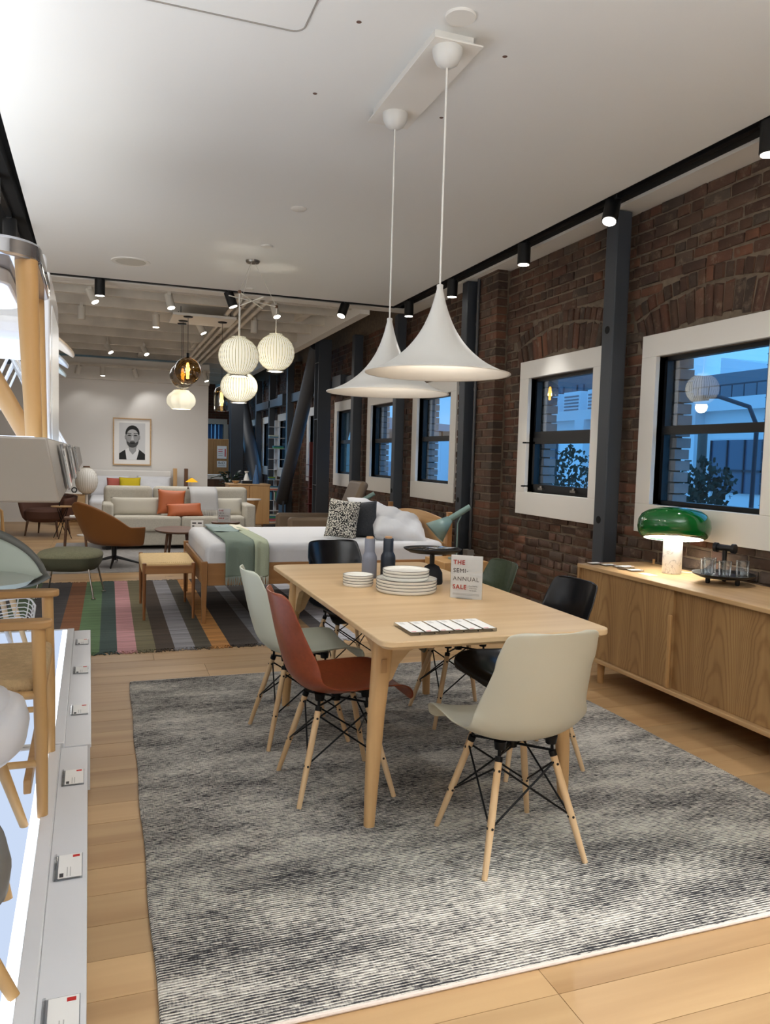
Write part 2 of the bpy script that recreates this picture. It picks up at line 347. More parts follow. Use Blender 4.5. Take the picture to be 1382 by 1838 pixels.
def bvars():
    out = []
    for k in range(7):
        b = MB(); j = lambda s=.003: random.uniform(-s, s)
        b.box(0, 1, 0, 1, 0, 1)
        me = b.mesh('brick', brickm, 0)
        bm = bmesh.new(); bm.from_mesh(me)
        bmesh.ops.scale(bm, vec=(.03, BL, BH), verts=bm.verts)
        bmesh.ops.translate(bm, vec=(-.0, -BL / 2, -BH / 2), verts=bm.verts)
        bmesh.ops.bevel(bm, geom=bm.edges, offset=.005, segments=1, affect='EDGES')
        for v in bm.verts: v.co += Vector((j(.0025), j(.005), j(.0045)))
        bm.to_mesh(me); bm.free(); me.shade_smooth(); me.set_sharp_from_angle(angle=R(50)); out.append(me)
    return out
BV = bvars()
class Br: pass
bricks = []      # (yc, zc, length, height, rot, xfront)
def blocked(y, z):
    for y0, y1 in WIN:
        yc = (y0 + y1) / 2
        if abs(y - yc) < .80:
            ex = 2.12 + .12 * (1 - ((y - yc) / .66) ** 2) + .33
            if 2.03 < z < ex and abs(y - yc) < .64 + .36 * (z - 2.1): return True
    return False
row = 0; z = .13
while z < 3.05:
    off = (row % 2) * .105 + random.uniform(-.03, .03); y = 2.3 + off; 
    hdr = row % 6 == 5
    while y < 21.6:
        L = (.095 if hdr else BL * random.choice((1, 1, 1, 1, .72, .5))) + random.uniform(-.012, .012)
        y0, y1 = y, y + L; y += L + .0118
        zc = z + BH / 2
        if blocked((y0 + y1) / 2, zc): continue
        if zc + BH / 2 > WZ0 - .05 and zc - BH / 2 < WZ1 + .05:
            ok = True
            for a0, a1 in WIN:
                a0 -= .05; a1 += .05
                if y0 >= a0 and y1 <= a1: ok = False; break
                if y0 < a0 < y1: y1 = a0
                elif y0 < a1 < y1: y0 = a1
            if not ok or y1 - y0 < .02: continue
        bricks.append(((y0 + y1) / 2, zc + random.uniform(-.002, .002), y1 - y0, BH + random.uniform(-.004, .004), 0, WX + random.uniform(-.007, .005)))
    z += CH; row += 1
for y0, y1 in WIN:                       # segmental brick arches over the windows
    yc = (y0 + y1) / 2; hs = .64; rise = .12; Rr_ = (hs * hs + rise * rise) / (2 * rise); zc0 = 2.12 + rise - Rr_
    for ring, (ra, rb) in enumerate(((0, .2), (.21, .31))):
        rad = Rr_ + (ra + rb) / 2; wdt = .066; nb = int(2 * math.asin(hs / Rr_) * rad / (wdt + .0085))
        for i in range(nb):
            th = (i + .5) / nb * 2 * math.asin(hs / Rr_) - math.asin(hs / Rr_)
            bricks.append((yc + rad * math.sin(th), zc0 + rad * math.cos(th), wdt, rb - ra - .008, -th, WX + random.uniform(-.008, .006)))
def vis(b):
    x, y, d = proj((WX, b[0], b[1]))
    if not (0 < x < 1382 and 0 < y < 1838): return False
    if b[0] < 4.2 and b[1] < .8: return False
    if 4.3 < b[0] < 4.75 and x < 1135 and x > 1060: return False
    return True
order = sorted([b for b in bricks if vis(b) and b[2] * b[3] > .0075], key=lambda b: proj((WX, b[0], b[1]))[2])
near = set(id(b) for b in order[:290])
far = MB(); UB = [(v.co.copy()) for v in BV[0].vertices]; UF = [tuple(pp.vertices) for pp in BV[0].polygons]
for b in bricks:
    yc, zc, L, Hh, rot, xf = b
    if id(b) in near:
        o = put('brick', random.choice(BV), wall, loc=(xf, yc, zc)); o.rotation_euler = (rot, 0, 0); o.scale = (1, L / BL, Hh / BH)
    else:
        M = Matrix.Translation((xf, yc, zc)) @ Matrix.Rotation(rot, 4, 'X') @ Matrix.Diagonal((1, L / BL, Hh / BH, 1))
        if proj((WX, yc, zc))[2] < 9: far.add([M @ q for q in UB], UF)
        else:
            a = (L / 2, Hh / 2); far.add([M @ Vector((qx, qy * BL / 2, qz * BH / 2)) for qx in (0, .02) for qy, qz in ((-1, -1), (1, -1), (1, 1), (-1, 1))], [(0, 3, 2, 1), (0, 1, 5, 4), (1, 2, 6, 5), (2, 3, 7, 6), (3, 0, 4, 7)])
fo = far.build('brickwork', brickm, wall, smooth=50); fo['kind'] = 'stuff'
# pilasters: shallow brick piers between window pairs
for py in (6.27, 14.2):
    pm = MB(); pm.box(3.268, 3.4, py + .004, py + .40, .02, 3.05)
    pil = tag(pm.build('wall_pier', mortar, smooth=0), kind='structure')
    pil.name = 'wall_pier'
    st = MB(); z = .03; k = 0
    while z < 3.04:
        for (a0, a1) in ((0, .2), (.21, .40)) if k % 2 else ((0, .1), (.11, .3), (.31, .40)):
            yy0, yy1 = py + a0, py + a1
            b0 = len(st.v); st.box(3.258 + random.uniform(-.004, .004), 3.36, yy0 - (.006 if a0 == 0 else 0), yy1, z, z + BH)
        z += CH; k += 1
    q = st.build('brickwork', brickm, pil, smooth=0, bevel=.004, seg=1); q['kind'] = 'stuff'
# baseboard
bb = MB(); bb.box(3.34, 3.392, -3, 21.5, 0, .13)
tag(bb.build('baseboard_right', plain('baseboard_paint', (178, 160, 140), .6), bevel=.004), kind='structure')
# ---- windows
for i, (y0, y1) in enumerate(WIN):
    e = thing('window_%d' % (i + 1), None, None, (WX, (y0 + y1) / 2, WZ0), kind='structure')
    w2 = (y1 - y0) / 2; hh = WZ1 - WZ0; F = .145
    for nm, (a0, a1, c0, c1) in (('casing', (-w2 - F, w2 + F, hh, hh + F)), ('casing', (-w2 - F, w2 + F, -F - .045, 0)), ('casing', (-w2 - F, -w2, 0, hh)), ('casing', (w2, w2 + F, 0, hh))):
        MB().box(-.022, .075, a0, a1, c0, c1).build('casing', white_trim, e, smooth=0, bevel=.003)
    fr = MB(); T = .028
    for q in ((-w2, w2, 0, T), (-w2, w2, hh - T, hh), (-w2, -w2 + T, 0, hh), (w2 - T, w2, 0, hh)): fr.box(.05, .10, *q)
    fr.build('sash_frame', dark_frame, e, smooth=0)
    MB().box(.042, .10, -w2 + T, w2 - T, hh * .475, hh * .475 + .055).build('meeting_rail', dark_frame, e, smooth=0)
    g = MB(); g.add([(.075, -w2 + T, hh * .5), (.075, w2 - T, hh * .5), (.075, w2 - T, hh - T), (.075, -w2 + T, hh - T)], [(0, 1, 2, 3)]); g.build('pane', window_glass, e, smooth=0)
    g = MB(); g.add([(.065, -w2 + T, T), (.065, w2 - T, T), (.065, w2 - T, hh * .48), (.065, -w2 + T, hh * .48)], [(0, 1, 2, 3)]); g.build('pane', window_glass, e, smooth=0)
    if i == 1:
        s = MB()
        for q in ((-w2 + T, w2 - T, T, .07), (-w2 + T, -w2 + .06, T, .43), (w2 - .06, w2 - T, T, .43), (-w2 + T, w2 - T, .41, .46)): s.box(.03, .06, *q)
        s.build('casement_frame', dark_frame, e, smooth=0)
        for yy in (-.22, .26): MB().obox((.018, yy, .035), (.02, .07, .018)).cyl((.018, yy, .03), (.018, yy, .06), .012).build('latch', brushed, e)
        for zz in (.05, .42): MB().obox((-.02, w2 + .005, zz), (.06, .01, .012)).build('hinge', black, e)
    rv = MB()
    if i < 4:                                        # outer brick reveals, bluish masonry blocks at both jambs
        for sgn in (-1, 1):
            for k in range(13):
                rv.box(.12, .235, sgn * w2 - (.0 if sgn > 0 else .0) - (.055 + .012 * (k % 2) if sgn > 0 else -.0), sgn * w2 + (.055 + .012 * (k % 2) if sgn < 0 else .0), k * .0745 + .004, k * .0745 + .068)
        q = rv.build('reveal_brickwork', plain('outer_brick%d' % i, (150, 146, 146), .85, vary=.15), e, smooth=0); q['kind'] = 'stuff'
# ---- steel columns
def column(label, x0, x1, y0, y1, holes=True, ztop=3.045):
    e = thing('steel_column', label, 'column', ((x0 + x1) / 2, (y0 + y1) / 2, 0), group='grey steel columns along the brick wall')
    a, b_ = (x1 - x0) / 2, (y1 - y0) / 2
    MB().box(-a, a, -b_, b_, .012, ztop).build('post', steel_paint, e, bevel=.008)
    MB().box(-a - .03, a + .01, -b_ - .03, b_ + .03, 0, .012).build('base_plate', steel_paint, e, smooth=0)
    if holes:
        for z in (2.26, .96):
            MB().cyl((-a - .002, 0, z), (-a + .01, 0, z), .026, n=20).build('bolt_hole', slot_black, e)
    return e
column('nearest grey steel column, between the two nearest windows', 3.20, 3.315, 4.46, 4.585)
column('grey steel column beside the brick pier and thin conduit', 3.20, 3.315, 6.76, 6.88)
column('grey steel column behind the smaller-looking rear trumpet pendant', 3.20, 3.315, 8.64, 8.75)
column('grey steel column with conduit, just right of the thick braced column', 3.20, 3.33, 10.34, 10.46)
column('grey steel column standing at the foot of the leaning brace', 3.14, 3.27, 14.3, 14.42, False)
column('slim grey steel column behind the white bookshelf tower', 3.20, 3.33, 16.32, 16.44, False)
column('distant slim grey steel column left of the bookshelf tower', 3.20, 3.33, 17.9, 18.02, False)
e = thing('steel_column', 'thick dark grey wide-flange column with brace at its head', 'column', (3.06, 11.48, 0))
MB().box(-.1, .1, -.12, -.10, 0, 3.1).build('flange', steel_paint, e, bevel=.003); MB().box(-.1, .1, .10, .12, 0, 3.1).build('flange', steel_paint, e, bevel=.003)
MB().box(-.012, .012, -.1, .1, 0, 3.1).build('web', steel_paint, e, smooth=0)
for z in (.9, 1.9, 2.75): MB().box(-.1, .1, -.1, .1, z, z + .012).build('stiffener', steel_paint, e, smooth=0)
e = thing('steel_column', 'thick dark column in front of the oak wardrobe doors', 'column', (2.70, 17.6, 0))
MB().box(-.14, .14, -.14, -.11, 0, 3.1).build('flange', steel_paint, e, bevel=.003); MB().box(-.14, .14, .11, .14, 0, 3.1).build('flange', steel_paint, e, bevel=.003); MB().box(-.012, .012, -.11, .11, 0, 3.1).build('web', steel_paint, e)
e = thing('diagonal_brace', 'round steel brace leaning up to the thick flanged column', 'brace', (3.05, 14.25, .5))
MB().cyl((0, 0, 0), (0, -2.45, 2.55), .115, .115, 20).build('tube', steel_paint, e); MB().box(-.02, .02, -.16, .16, -.5, .12).build('gusset_plate', steel_paint, e, smooth=0)
MB().box(-.02, .02, -2.6, -2.3, 2.35, 2.66).build('gusset_plate', steel_paint, e, smooth=0)
e = thing('diagonal_brace', 'round steel brace leaning towards the far wardrobe, behind the blue vase', 'brace', (3.05, 16.7, .6))
MB().cyl((0, 0, 0), (0, 2.8, 2.4), .15, .15, 20).build('tube', steel_paint, e); MB().box(-.02, .02, -.16, .16, -.6, .12).build('gusset_plate', steel_paint, e, smooth=0)
for yb0, yb1, zb, lb in ((10.46, 14.3, 2.42, 'grey horizontal steel strut crossing behind the leaning brace'), (14.42, 17.9, 2.42, 'far grey horizontal steel strut with a joint box')):
    e = thing('steel_strut', lb, 'strut', (3.25, (yb0 + yb1) / 2, zb)); h = (yb1 - yb0) / 2
    MB().box(-.05, .05, -h, h, -.08, .08).build('beam', steel_paint, e, bevel=.004)
    MB().box(-.12, .05, -h + .3, -h + .75, -.11, .11).build('joint_box', steel_paint, e, bevel=.004)
e = thing('steel_strut', 'short steel bracket tying the column to the brick pier', 'strut', (3.34, 6.9, 1.33)); MB().box(-.03, .03, -.1, .12, -.05, .05).build('plate', steel_paint, e, smooth=0)
conduit_m = plain('conduit_grey', (74, 74, 76), .45, .3)
for lb, xx, yy, zz0 in (('thin grey conduit running down beside the brick pier', 3.24, 6.60, .5), ('thin grey conduit beside the column behind the rear pendant', 3.33, 8.9, .1), ('thin grey conduit with an elbow below the ceiling', 3.33, 10.6, 1.0)):
    e = thing('conduit', lb, 'pipe', (xx, yy, zz0))
    MB().cyl((0, 0, 0), (0, 0, 3.03 - zz0), .014, n=10).build('pipe', conduit_m, e)
    for z in (.6, 1.5, 2.1):
        if z < 3 - zz0: MB().cyl((0, 0, z), (0, 0, z + .03), .019, n=10).build('strap', conduit_m, e)
    if yy < 7: MB().box(-.05, .05, -.05, .05, -.12, 0).build('outlet_box', plain('outlet_grey', (150, 146, 140), .5), e, bevel=.004)
# ---- ceilings
cl = MB(); cl.prism([(-.40, -3), (3.005, -3), (3.005, 8.28), (-.59, 8.28)], 3.05, 3.13)
tag(cl.build('ceiling', ceil_white, smooth=0), kind='structure')
sl = MB(); sl.box(-5, 3.2, -3, 8.44, 3.15, 3.3); sl.box(3.008, 3.19, -3, 8.44, 3.07, 3.2); sl.box(-.838, -.6, -3, 8.44, 3.075, 3.2); sl.box(-.838, 3.19, 8.283, 8.438, 3.07, 3.2)
tag(sl.build('ceiling_slot', slot_black, smooth=0), kind='structure')
tag(MB().box(3.192, 3.40, -3, 8.62, 3.05, 3.3).build('trim_1', white_paint, smooth=0), kind='structure')
tag(MB().box(-5, 3.19, 8.44, 8.62, 3.05, 3.42).build('trim_2', white_paint, smooth=0), kind='structure')
tag(MB().box(-5, -.84, -3, 8.44, 3.05, 3.3).build('ceiling_left', ceil_white, smooth=0), kind='structure')
tag(MB().box(-5, 3.4, 8.62, 22, 3.42, 3.5).build('ceiling_deck', plain('deck_grey', (150, 142, 130), .9, vary=.15, vscale=3), smooth=0), kind='structure')
for k, y in enumerate((8.98, 9.49, 10.21, 10.96, 11.84, 12.74, 13.73, 14.55, 15.49, 16.4, 17.3, 18.2, 19.1, 20.0)):
    o = MB().box(-5, 2.72, y - .03, y + .03, 3.1, 3.42).build('ceiling_joist', joist_white, smooth=0)
    tag(o, kind='structure')
bl = [MB().box(x, x + .1, y, y + dy, 3.12, 3.42) for x, y, dy in ((1.45, 10.26, .65), (1.5, 11.0, .8), (1.42, 11.9, .8), (2.3, 9.5, .68), (.5, 14.6, .85), (1.3, 12.8, .9))]
for b_ in bl: tag(b_.build('joist_blocking', joist_white, smooth=0), kind='structure')
tag(MB().box(2.72, 2.84, 8.62, 21.5, 3.0, 3.42).build('trim_3', white_paint, smooth=0), kind='structure')
for k, x in enumerate((1.36, 1.45, 1.56, 1.66)):
    o = MB().cyl((x, 8.7, 3.06), (x, 15.3, 3.06), .024, n=10).build('ceiling_conduit', joist_white)
    tag(o, ['leftmost', 'second', 'third', 'rightmost'][k] + ' of four white conduits running under the far joists', 'pipe', 'white conduits under the far joists')
# ---- other walls
tag(MB().box(-5, 1.83, 15.5, 15.7, 0, 2.66).build('wall_back', wall_white, smooth=0), kind='structure')
tag(MB().box(-5, 1.83, 15.36, 15.7, 2.66, 3.05).build('trim_4', white_paint, smooth=0), kind='structure')
tag(MB().box(-5.2, -5, -3, 22, 0, 3.5).build('wall_left', wall_white, smooth=0), kind='structure')
tag(MB().box(-5.2, 3.8, -3.2, -3, 0, 3.5).build('wall_front', wall_white, smooth=0), kind='structure')
m, t, p = newmat('far_brick')
tc = t.nodes.new('ShaderNodeTexCoord'); mp = t.nodes.new('ShaderNodeMapping'); mp.inputs['Rotation'].default_value = (R(90), 0, 0); bk = t.nodes.new('ShaderNodeTexBrick')
bk.inputs['Color1'].default_value = lin((112, 66, 46)); bk.inputs['Color2'].default_value = lin((84, 54, 42)); bk.inputs['Mortar'].default_value = lin((110, 92, 76))
bk.inputs['Scale'].default_value = 1; bk.inputs['Mortar Size'].default_value = .006; bk.inputs['Brick Width'].default_value = .21; bk.inputs['Row Height'].default_value = .0715
t.links.new(tc.outputs['Object'], mp.inputs[0]); t.links.new(mp.outputs[0], bk.inputs['Vector']); t.links.new(bk.outputs['Color'], p.inputs['Base Color']); p.inputs['Roughness'].default_value = .85
fb = MB(); fb.box(1.6, 2.35, 21.5, 21.8, 0, 3.5); fb.box(2.95, 3.8, 21.5, 21.8, 0, 3.5); fb.box(2.35, 2.95, 21.5, 21.8, 0, 1.2); fb.box(2.35, 2.95, 21.5, 21.8, 2.15, 3.5)
tag(fb.build('wall_far', m, smooth=0), kind='structure')
e = thing('window_10', None, None, (2.65, 21.5, 1.2), kind='structure')
for q in ((-.4, .4, .95, 1.09), (-.4, .4, -.12, 0), (-.43, -.3, 0, .95), (.3, .43, 0, .95)): MB().box(q[0], q[1], -.03, .05, q[2], q[3]).build('casing', white_trim, e, smooth=0)
blue_blind = plain('blue_blind', (70, 120, 190), .7)
for k in range(6): MB().box(-.3 + k * .1, -.3 + k * .1 + .092, .12 + .02 * (k % 2), .14 + .02 * (k % 2), 0, .95).build('slat', blue_blind, e, smooth=0)
# ---- track heads
def track_head(label, x, y, tilt=(0, 0), white=False, z=3.05, power=0, target=None, angle=50, hang=.0, lit=True):
    e = thing('track_spotlight', label, 'spotlight', (x, y, z), group=('white spotlights over the far area' if white else 'black spotlights on the ceiling track'))
    mt = MATS['can_white'] if white else black
    ax = Vector((tilt[0], tilt[1], -1)).normalized(); top = Vector((0, 0, -.03 - hang))
    if white and z > 3: MB().cyl((0, 0, .03), (0, 0, 3.42 - z), .006, n=8).build('drop_rod', mt, e)
    if hang: MB().cyl((0, 0, 0), (0, 0, -.05 - hang), .008).build('stem', black, e)
    r = .045 if white else .05
    MB().box(-.02, .02, -.06, .06, -.012, .04).build('adapter', mt if white else black, e, bevel=.003)
    MB().cyl(top - ax * .03, top + ax * .13, r, r, 24).build('can', mt, e, bevel=.004)
    if lit: MB().cyl(top + ax * .1305, top + ax * .134, r * .84, r * .84, 24).build('lens', lamp_on, e)
    if power:
        p0 = top + ax * .15; wp = Vector((x, y, z)) + p0
        s = spot(None, wp, target if target else wp + ax, power, angle); s.parent = e; s.matrix_parent_inverse = Matrix.Translation((-x, -y, -z))
    return e
plain('can_white', (214, 208, 196), .5)
RT = 'black spotlight on the right ceiling track, '
track_head(RT + 'cut off by the right edge', 3.06, 3.06, (0, 0), power=40, target=(3.1, 3.2, .7), angle=46)
track_head(RT + 'tilted towards the room beside the nearest column', 3.06, 4.33, (-.35, -.25), power=38, target=(1.4, 3.3, .7), angle=56)
track_head(RT + 'above the nearest complete window', 3.06, 5.46, (0, 0), power=85, target=(2.8, 5.3, .2), angle=64)
track_head(RT + 'beside the cord of the front pendant', 3.06, 6.80, (0, .05), power=60, target=(2.0, 6.8, .6), angle=60)
track_head(RT + 'at its far corner', 3.06, 7.93, (0, 0), power=35, target=(2.9, 7.9, .6), angle=55)
FT = 'black spotlight on the far ceiling track, '
track_head(FT + 'at the left over the seating area', -.09, 8.36, (0, .05), power=55, target=(.2, 9.4, .3), angle=62)
track_head(FT + 'tilted right beside the ribbed globe lamps', 1.19, 8.36, (.35, -.1), power=50, target=(1.5, 7.0, .5), angle=62)
track_head(FT + 'tilted left near the thick steel column', 2.46, 8.36, (-.4, -.25), power=70, target=(1.1, 7.0, .5), angle=55)
LT = 'black spotlight on the left ceiling track, '
track_head(LT + 'nearer one above the display shelf', -.70, 5.55, (0, 0), power=0, target=None)
track_head(LT + 'farther one above the display shelf', -.70, 6.5, (0, 0), power=0)
track_head(LT + 'above the dining rug behind the shelf', -.64, 3.2, (.5, .1), power=20, target=(.9, 3.6, .4), angle=60)
track_head(RT + 'out of view before the sideboard', 3.06, 1.6, (-.4, .2), power=30, target=(1.5, 2.6, .2), angle=62)
track_head(RT + 'behind the camera to the right', 3.06, .3, (-.3, .3), power=400, target=(1.4, 1.05, 0), angle=40)
tag(MB().box(3.05, 3.09, -3, 8.3, 3.05, 3.07).build('ceiling_track', black), 'black light track in the slot along the brick wall', 'track')
tag(MB().box(-.72, -.68, -3, 8.3, 3.05, 3.075).build('ceiling_track', black), 'black light track in the slot above the display shelf', 'track')
tag(MB().box(-.68, 3.05, 8.34, 8.38, 3.05, 3.07).build('ceiling_track', black), 'black light track across the far edge of the white ceiling', 'track')
for k, (x, y, h, tl, lit, lb) in enumerate(((-.32, 10.24, .0, (0, 0), False, 'hanging at the left'), (.56, 10.38, .0, (0, 0), True, 'pointing straight down near the amber globes'), (1.78, 10.2, .0, (0, 0), False, 'right of the ribbed globes'),
        (-.2, 9.1, .0, (.5, -.3), True, 'beside the left black spotlight'), (.62, 9.0, 0, (.2, -.3), True, 'shining above the amber globes'), (-.03, 13.6, .0, (.5, -.4), True, 'left of the pair in the middle joists'), (.54, 13.55, .0, (.4, -.5), True, 'right of the pair in the middle joists'),
        (1.13, 10.7, 0, (.5, -.2), True, 'under the pendant canopy'), (1.8, 9.0, 0, (.2, -.4), True, 'near the white end beam'))):
    track_head('small white spotlight under the joists, ' + lb, x, y, tl, True, 3.09, power=((60 if k in (7, 8) else 26) if lit and k in (4, 5, 6, 7, 8) else 0), angle=80, target=((.9, 11.3, .4) if k in (7, 8) else (x + tl[0], y + 1.2, 0)), lit=lit)
for k, (x, tl, lit) in enumerate(((-.51, (-.3, .3), False), (-.11, (0, 0), True), (.44, (.3, .3), False), (1.70, (.3, -.2), True))):
    track_head('small white spotlight above the portrait wall, ' + ('leftmost', 'lit and second from left', 'third from left', 'rightmost')[k], x, 15.05, tl, True, 2.86, power=(3, 3, 9, 0)[k], target=((-.3, 15.5, 1.2), (.1, 15.5, .8), (1.15, 15.5, 1.2), None)[k], angle=95, lit=lit)
tag(MB().box(-1.2, 1.8, 15.03, 15.07, 2.86, 2.9).build('wall_track', joist_white), 'thin white light track hanging before the portrait wall', 'track')
# ---- ceiling fittings
e = thing('ceiling_speaker', 'round white ceiling speaker near the far ceiling edge', 'speaker', (.18, 7.46, 3.05))
MB().lathe([(0, -.004), (.15, -.004), (.165, -.008), (.17, 0)], 40).build('rim', white_trim, e); MB().lathe([(0, -.007), (.13, -.007), (.132, 0)], 40).build('grille', plain('grille', (205, 200, 188), .8, bump=.5, bscale=900), e)
for x, y, r, lb in ((1.23, 5.36, .055, 'small round white smoke detector on the white ceiling'), (1.21, 6.4, .05, 'small round white cover plate before the globe lamps'), (1.36, 8.1, .045, 'small round white sensor close to the far track')):
    tag(MB().lathe([(0, -.012), (r * .8, -.012), (r, -.004), (r, 0)], 24).build('ceiling_disc', white_trim, loc=(x, y, 3.05)), lb, 'ceiling disc')
tag(MB().lathe([(0, -.009), (.057, -.009), (.06, -.006), (.06, 0)], 32).build('ceiling_disc', white_trim, loc=(1.27, 2.83, 3.05)), 'round white blank cover behind the pendant mounting plate', 'ceiling disc')
hole = plain('hole', (110, 84, 72), .9)
for k, (x, y) in enumerate(((.92, 3.02), (1.57, 3.03), (.91, 3.67), (1.23, 3.70), (1.56, 3.67))):
    tag(MB().lathe([(0, -.0006), (.006, -.0006), (.009, -.0012), (.011, 0)], 10).build('screw_hole', hole, loc=(x, y, 3.05)), 'small old screw hole in the white ceiling, ' + ('top left', 'right of the mounting plate', 'far left', 'touching the mounting plate', 'beside the front pendant cord')[k], 'screw hole')
hp = rrect(-.6, .73, 2.0, 3.175, .05)
e = thing('access_hatch', 'flush white access hatch with rounded corner in the ceiling', 'hatch', (0, 0, 3.05))
MB().prism(hp, -.003, -.0005).build('panel', ceil_white, e, smooth=0)
MB().tube([(x, y, -.0045) for x, y in hp], .0035, 6, closed=True).build('seam', plain('seam_grey', (150, 144, 136), .8), e)
# ---- the street outside (real blocks, blue dusk light)
def block(name, label, cat, mb, mt): return tag(mb.build(name, mt, smooth=0), label, cat)
ext_white = plain('ext_white', (240, 240, 242), .8); ext_grey = plain('ext_grey', (120, 124, 132), .8); ext_dark = plain('ext_dark', (60, 64, 74), .5); ext_glass = plain('ext_glass', (90, 104, 124), .1)
e = thing('street_building', 'white low building with loading window across the street', 'building', (14, 20, -6))
MB().box(0, 6, -9, 9, 0, 8.7).build('wall', ext_white, e, smooth=0); MB().box(-.25, 6.1, -9, 9, 8.7, 9.0).build('parapet', ext_white, e, smooth=0)
for yy in (-5.6, -1.2, 3.0, 7.0):
    f = MB().box(-.06, .02, yy - .8, yy + .8, 6.75, 8.0).build('window', ext_glass, e, smooth=0)
    for q in range(4): MB().box(-.1, -.05, yy - .8 + q * .53, yy - .77 + q * .53, 6.75, 8.0).build('mullion', ext_dark, f, smooth=0)
    MB().box(-.1, -.05, yy - .8, yy + .8, 7.25, 7.3).build('mullion', ext_dark, f, smooth=0)
for yy in (-4.2, .6, 5.2): MB().box(-.3, 0, yy - .25, yy + .25, 0, 8.7).build('pier', ext_white, e, smooth=0)
for k, yy in enumerate((1.2, 2.6, 4.0)):
    u = thing('rooftop_unit', 'white air conditioning unit on the low roof, ' + ('nearest', 'middle', 'farthest') [k] + ' of three', 'rooftop unit', (15.2, 20 + yy, 3.0))
    MB().box(-.5, .5, -.5, .5, 0, .75).build('housing', ext_white, u, smooth=0, bevel=.02); MB().cyl((0, 0, .75), (0, 0, .8), .35).build('fan', ext_dark, u)
    for q in range(5): MB().box(-.52, -.5, -.42, .42, .12 + q * .11, .17 + q * .11).build('louvre', ext_grey, u, smooth=0)
e = thing('street_building', 'grey terraced block with roof decks under the blue sky', 'building', (24, 30, -6))
MB().box(0, 8, -10, 16, 0, 10.2).build('wall', ext_white, e, smooth=0); MB().box(1, 8, -6.5, 3, 10.2, 11.4).build('roof_storey', ext_grey, e, smooth=0); MB().box(.6, 8, 3.5, 14, 10.2, 12.2).build('roof_storey', ext_grey, e, smooth=0)
MB().prism([(-6.4, 11.4), (-3, 12.1), (-3, 11.4)], 1, 7, 'yz').build('gable', ext_white, e, smooth=0)
for yy in (-8.6, -5.4, -2.2, 1.0, 4.6, 6.6, 8.6, 10.6):
    z0 = 10.7 if yy > 4 else 8.8
    f = MB().box(.5 if yy > 4 else -.05, .62 if yy > 4 else .02, yy, yy + 1.1, z0, z0 + 1.0).build('window', ext_glass, e, smooth=0)
    MB().box(.45 if yy > 4 else -.1, .5 if yy > 4 else -.05, yy + .52, yy + .58, z0, z0 + 1.0).build('mullion', ext_dark, f, smooth=0)
rl = MB()
for q in range(40): rl.box(-.03, .0, -10 + q * .65, -9.96 + q * .65, 10.2, 10.75)
rl.box(-.04, .01, -10, 16, 10.72, 10.78); rl.build('railing', ext_dark, e, smooth=0)
e = thing('street_building', 'pale block with sloped canopy seen through the third window', 'building', (12, 33, -6))
MB().box(0, 6, -2, 20, 0, 8.2).build('wall', ext_white, e, smooth=0); MB().prism([(-2, 8.6), (20, 10.4), (20, 8.6)], -1, 6, 'yz').build('canopy', ext_grey, e, smooth=0)
for q in range(6): MB().box(-.05, .02, -1 + q * 3.2, .6 + q * 3.2, 5.9, 7.2).build('window', ext_glass, e, smooth=0)
e = thing('street_lamp', 'wooden street pole with curved lamp arm outside the window', 'street lamp', (9.2, 10.25, -6))
MB().cyl((0, 0, 0), (0, 0, 7.9), .09, .075, 12).build('pole', plain('pole_wood', (120, 112, 104), .9), e)
MB().tube([(.2, -.9, 6.2), (.2, -.92, 8.0), (.2, -.75, 8.3), (.2, -.1, 8.5), (.2, .25, 8.52)], .035, 8).build('arm', ext_dark, e); MB().obox((.2, .4, 8.5), (.14, .4, .08)).build('lamp_head', ext_dark, e)
MB().cyl((.2, -.9, 0), (.2, -.9, 6.3), .05, n=10).build('post', ext_dark, e)
e = thing('street_building', 'narrow brick building edge at the right of the nearest window', 'building', (8.6, 7.4, -6))
MB().box(-.6, .6, -1.2, .42, 0, 12).build('wall', plain('ext_brick', (120, 100, 96), .85, vary=.15, vscale=6), e, smooth=0)
for q in range(60): MB().box(-.612, .612, -1.2, .425, 3.5 + q * .14, 3.508 + q * .14).build('mortar_course', ext_grey, e, smooth=0)
leafm = plain('leaf_dark', (48, 62, 50), .7)
def tree(label, loc, rx, rz, n=420):
    e = thing('street_tree', label, 'tree', loc)
    MB().tube([(0, 0, 0), (.05, .02, 2.5), (0, -.03, loc[2] * -1 + .7)], [.07, .05, .03], 8).build('trunk', plain('bark', (70, 62, 56), .9), e)
    f = MB(); zc = -loc[2] + 1.0
    for i in range(n):
        d = Vector((random.gauss(0, 1), random.gauss(0, 1), random.gauss(0, 1))).normalized() * random.random() ** .4
        c = Vector((d.x * rx, d.y * rx, zc + d.z * rz)); q = random.uniform(.03, .07)
        f.obox(c, (q * 1.6, q, .004), (random.uniform(0, 3), random.uniform(0, 3), random.uniform(0, 3)))
    o = f.build('foliage', leafm, e, smooth=0); o['kind'] = 'stuff'
tree('small dark street tree low in the nearest window', (8.6, 9.6, -6), .55, .5)
tree('leafy street tree behind the second window', (9.0, 13.9, -6), .75, .75, 600)
tag(MB().box(3.9, 60, -40, 80, -6.2, -6).build('street_ground', plain('asphalt', (90, 92, 96), .9), smooth=0), kind='structure')
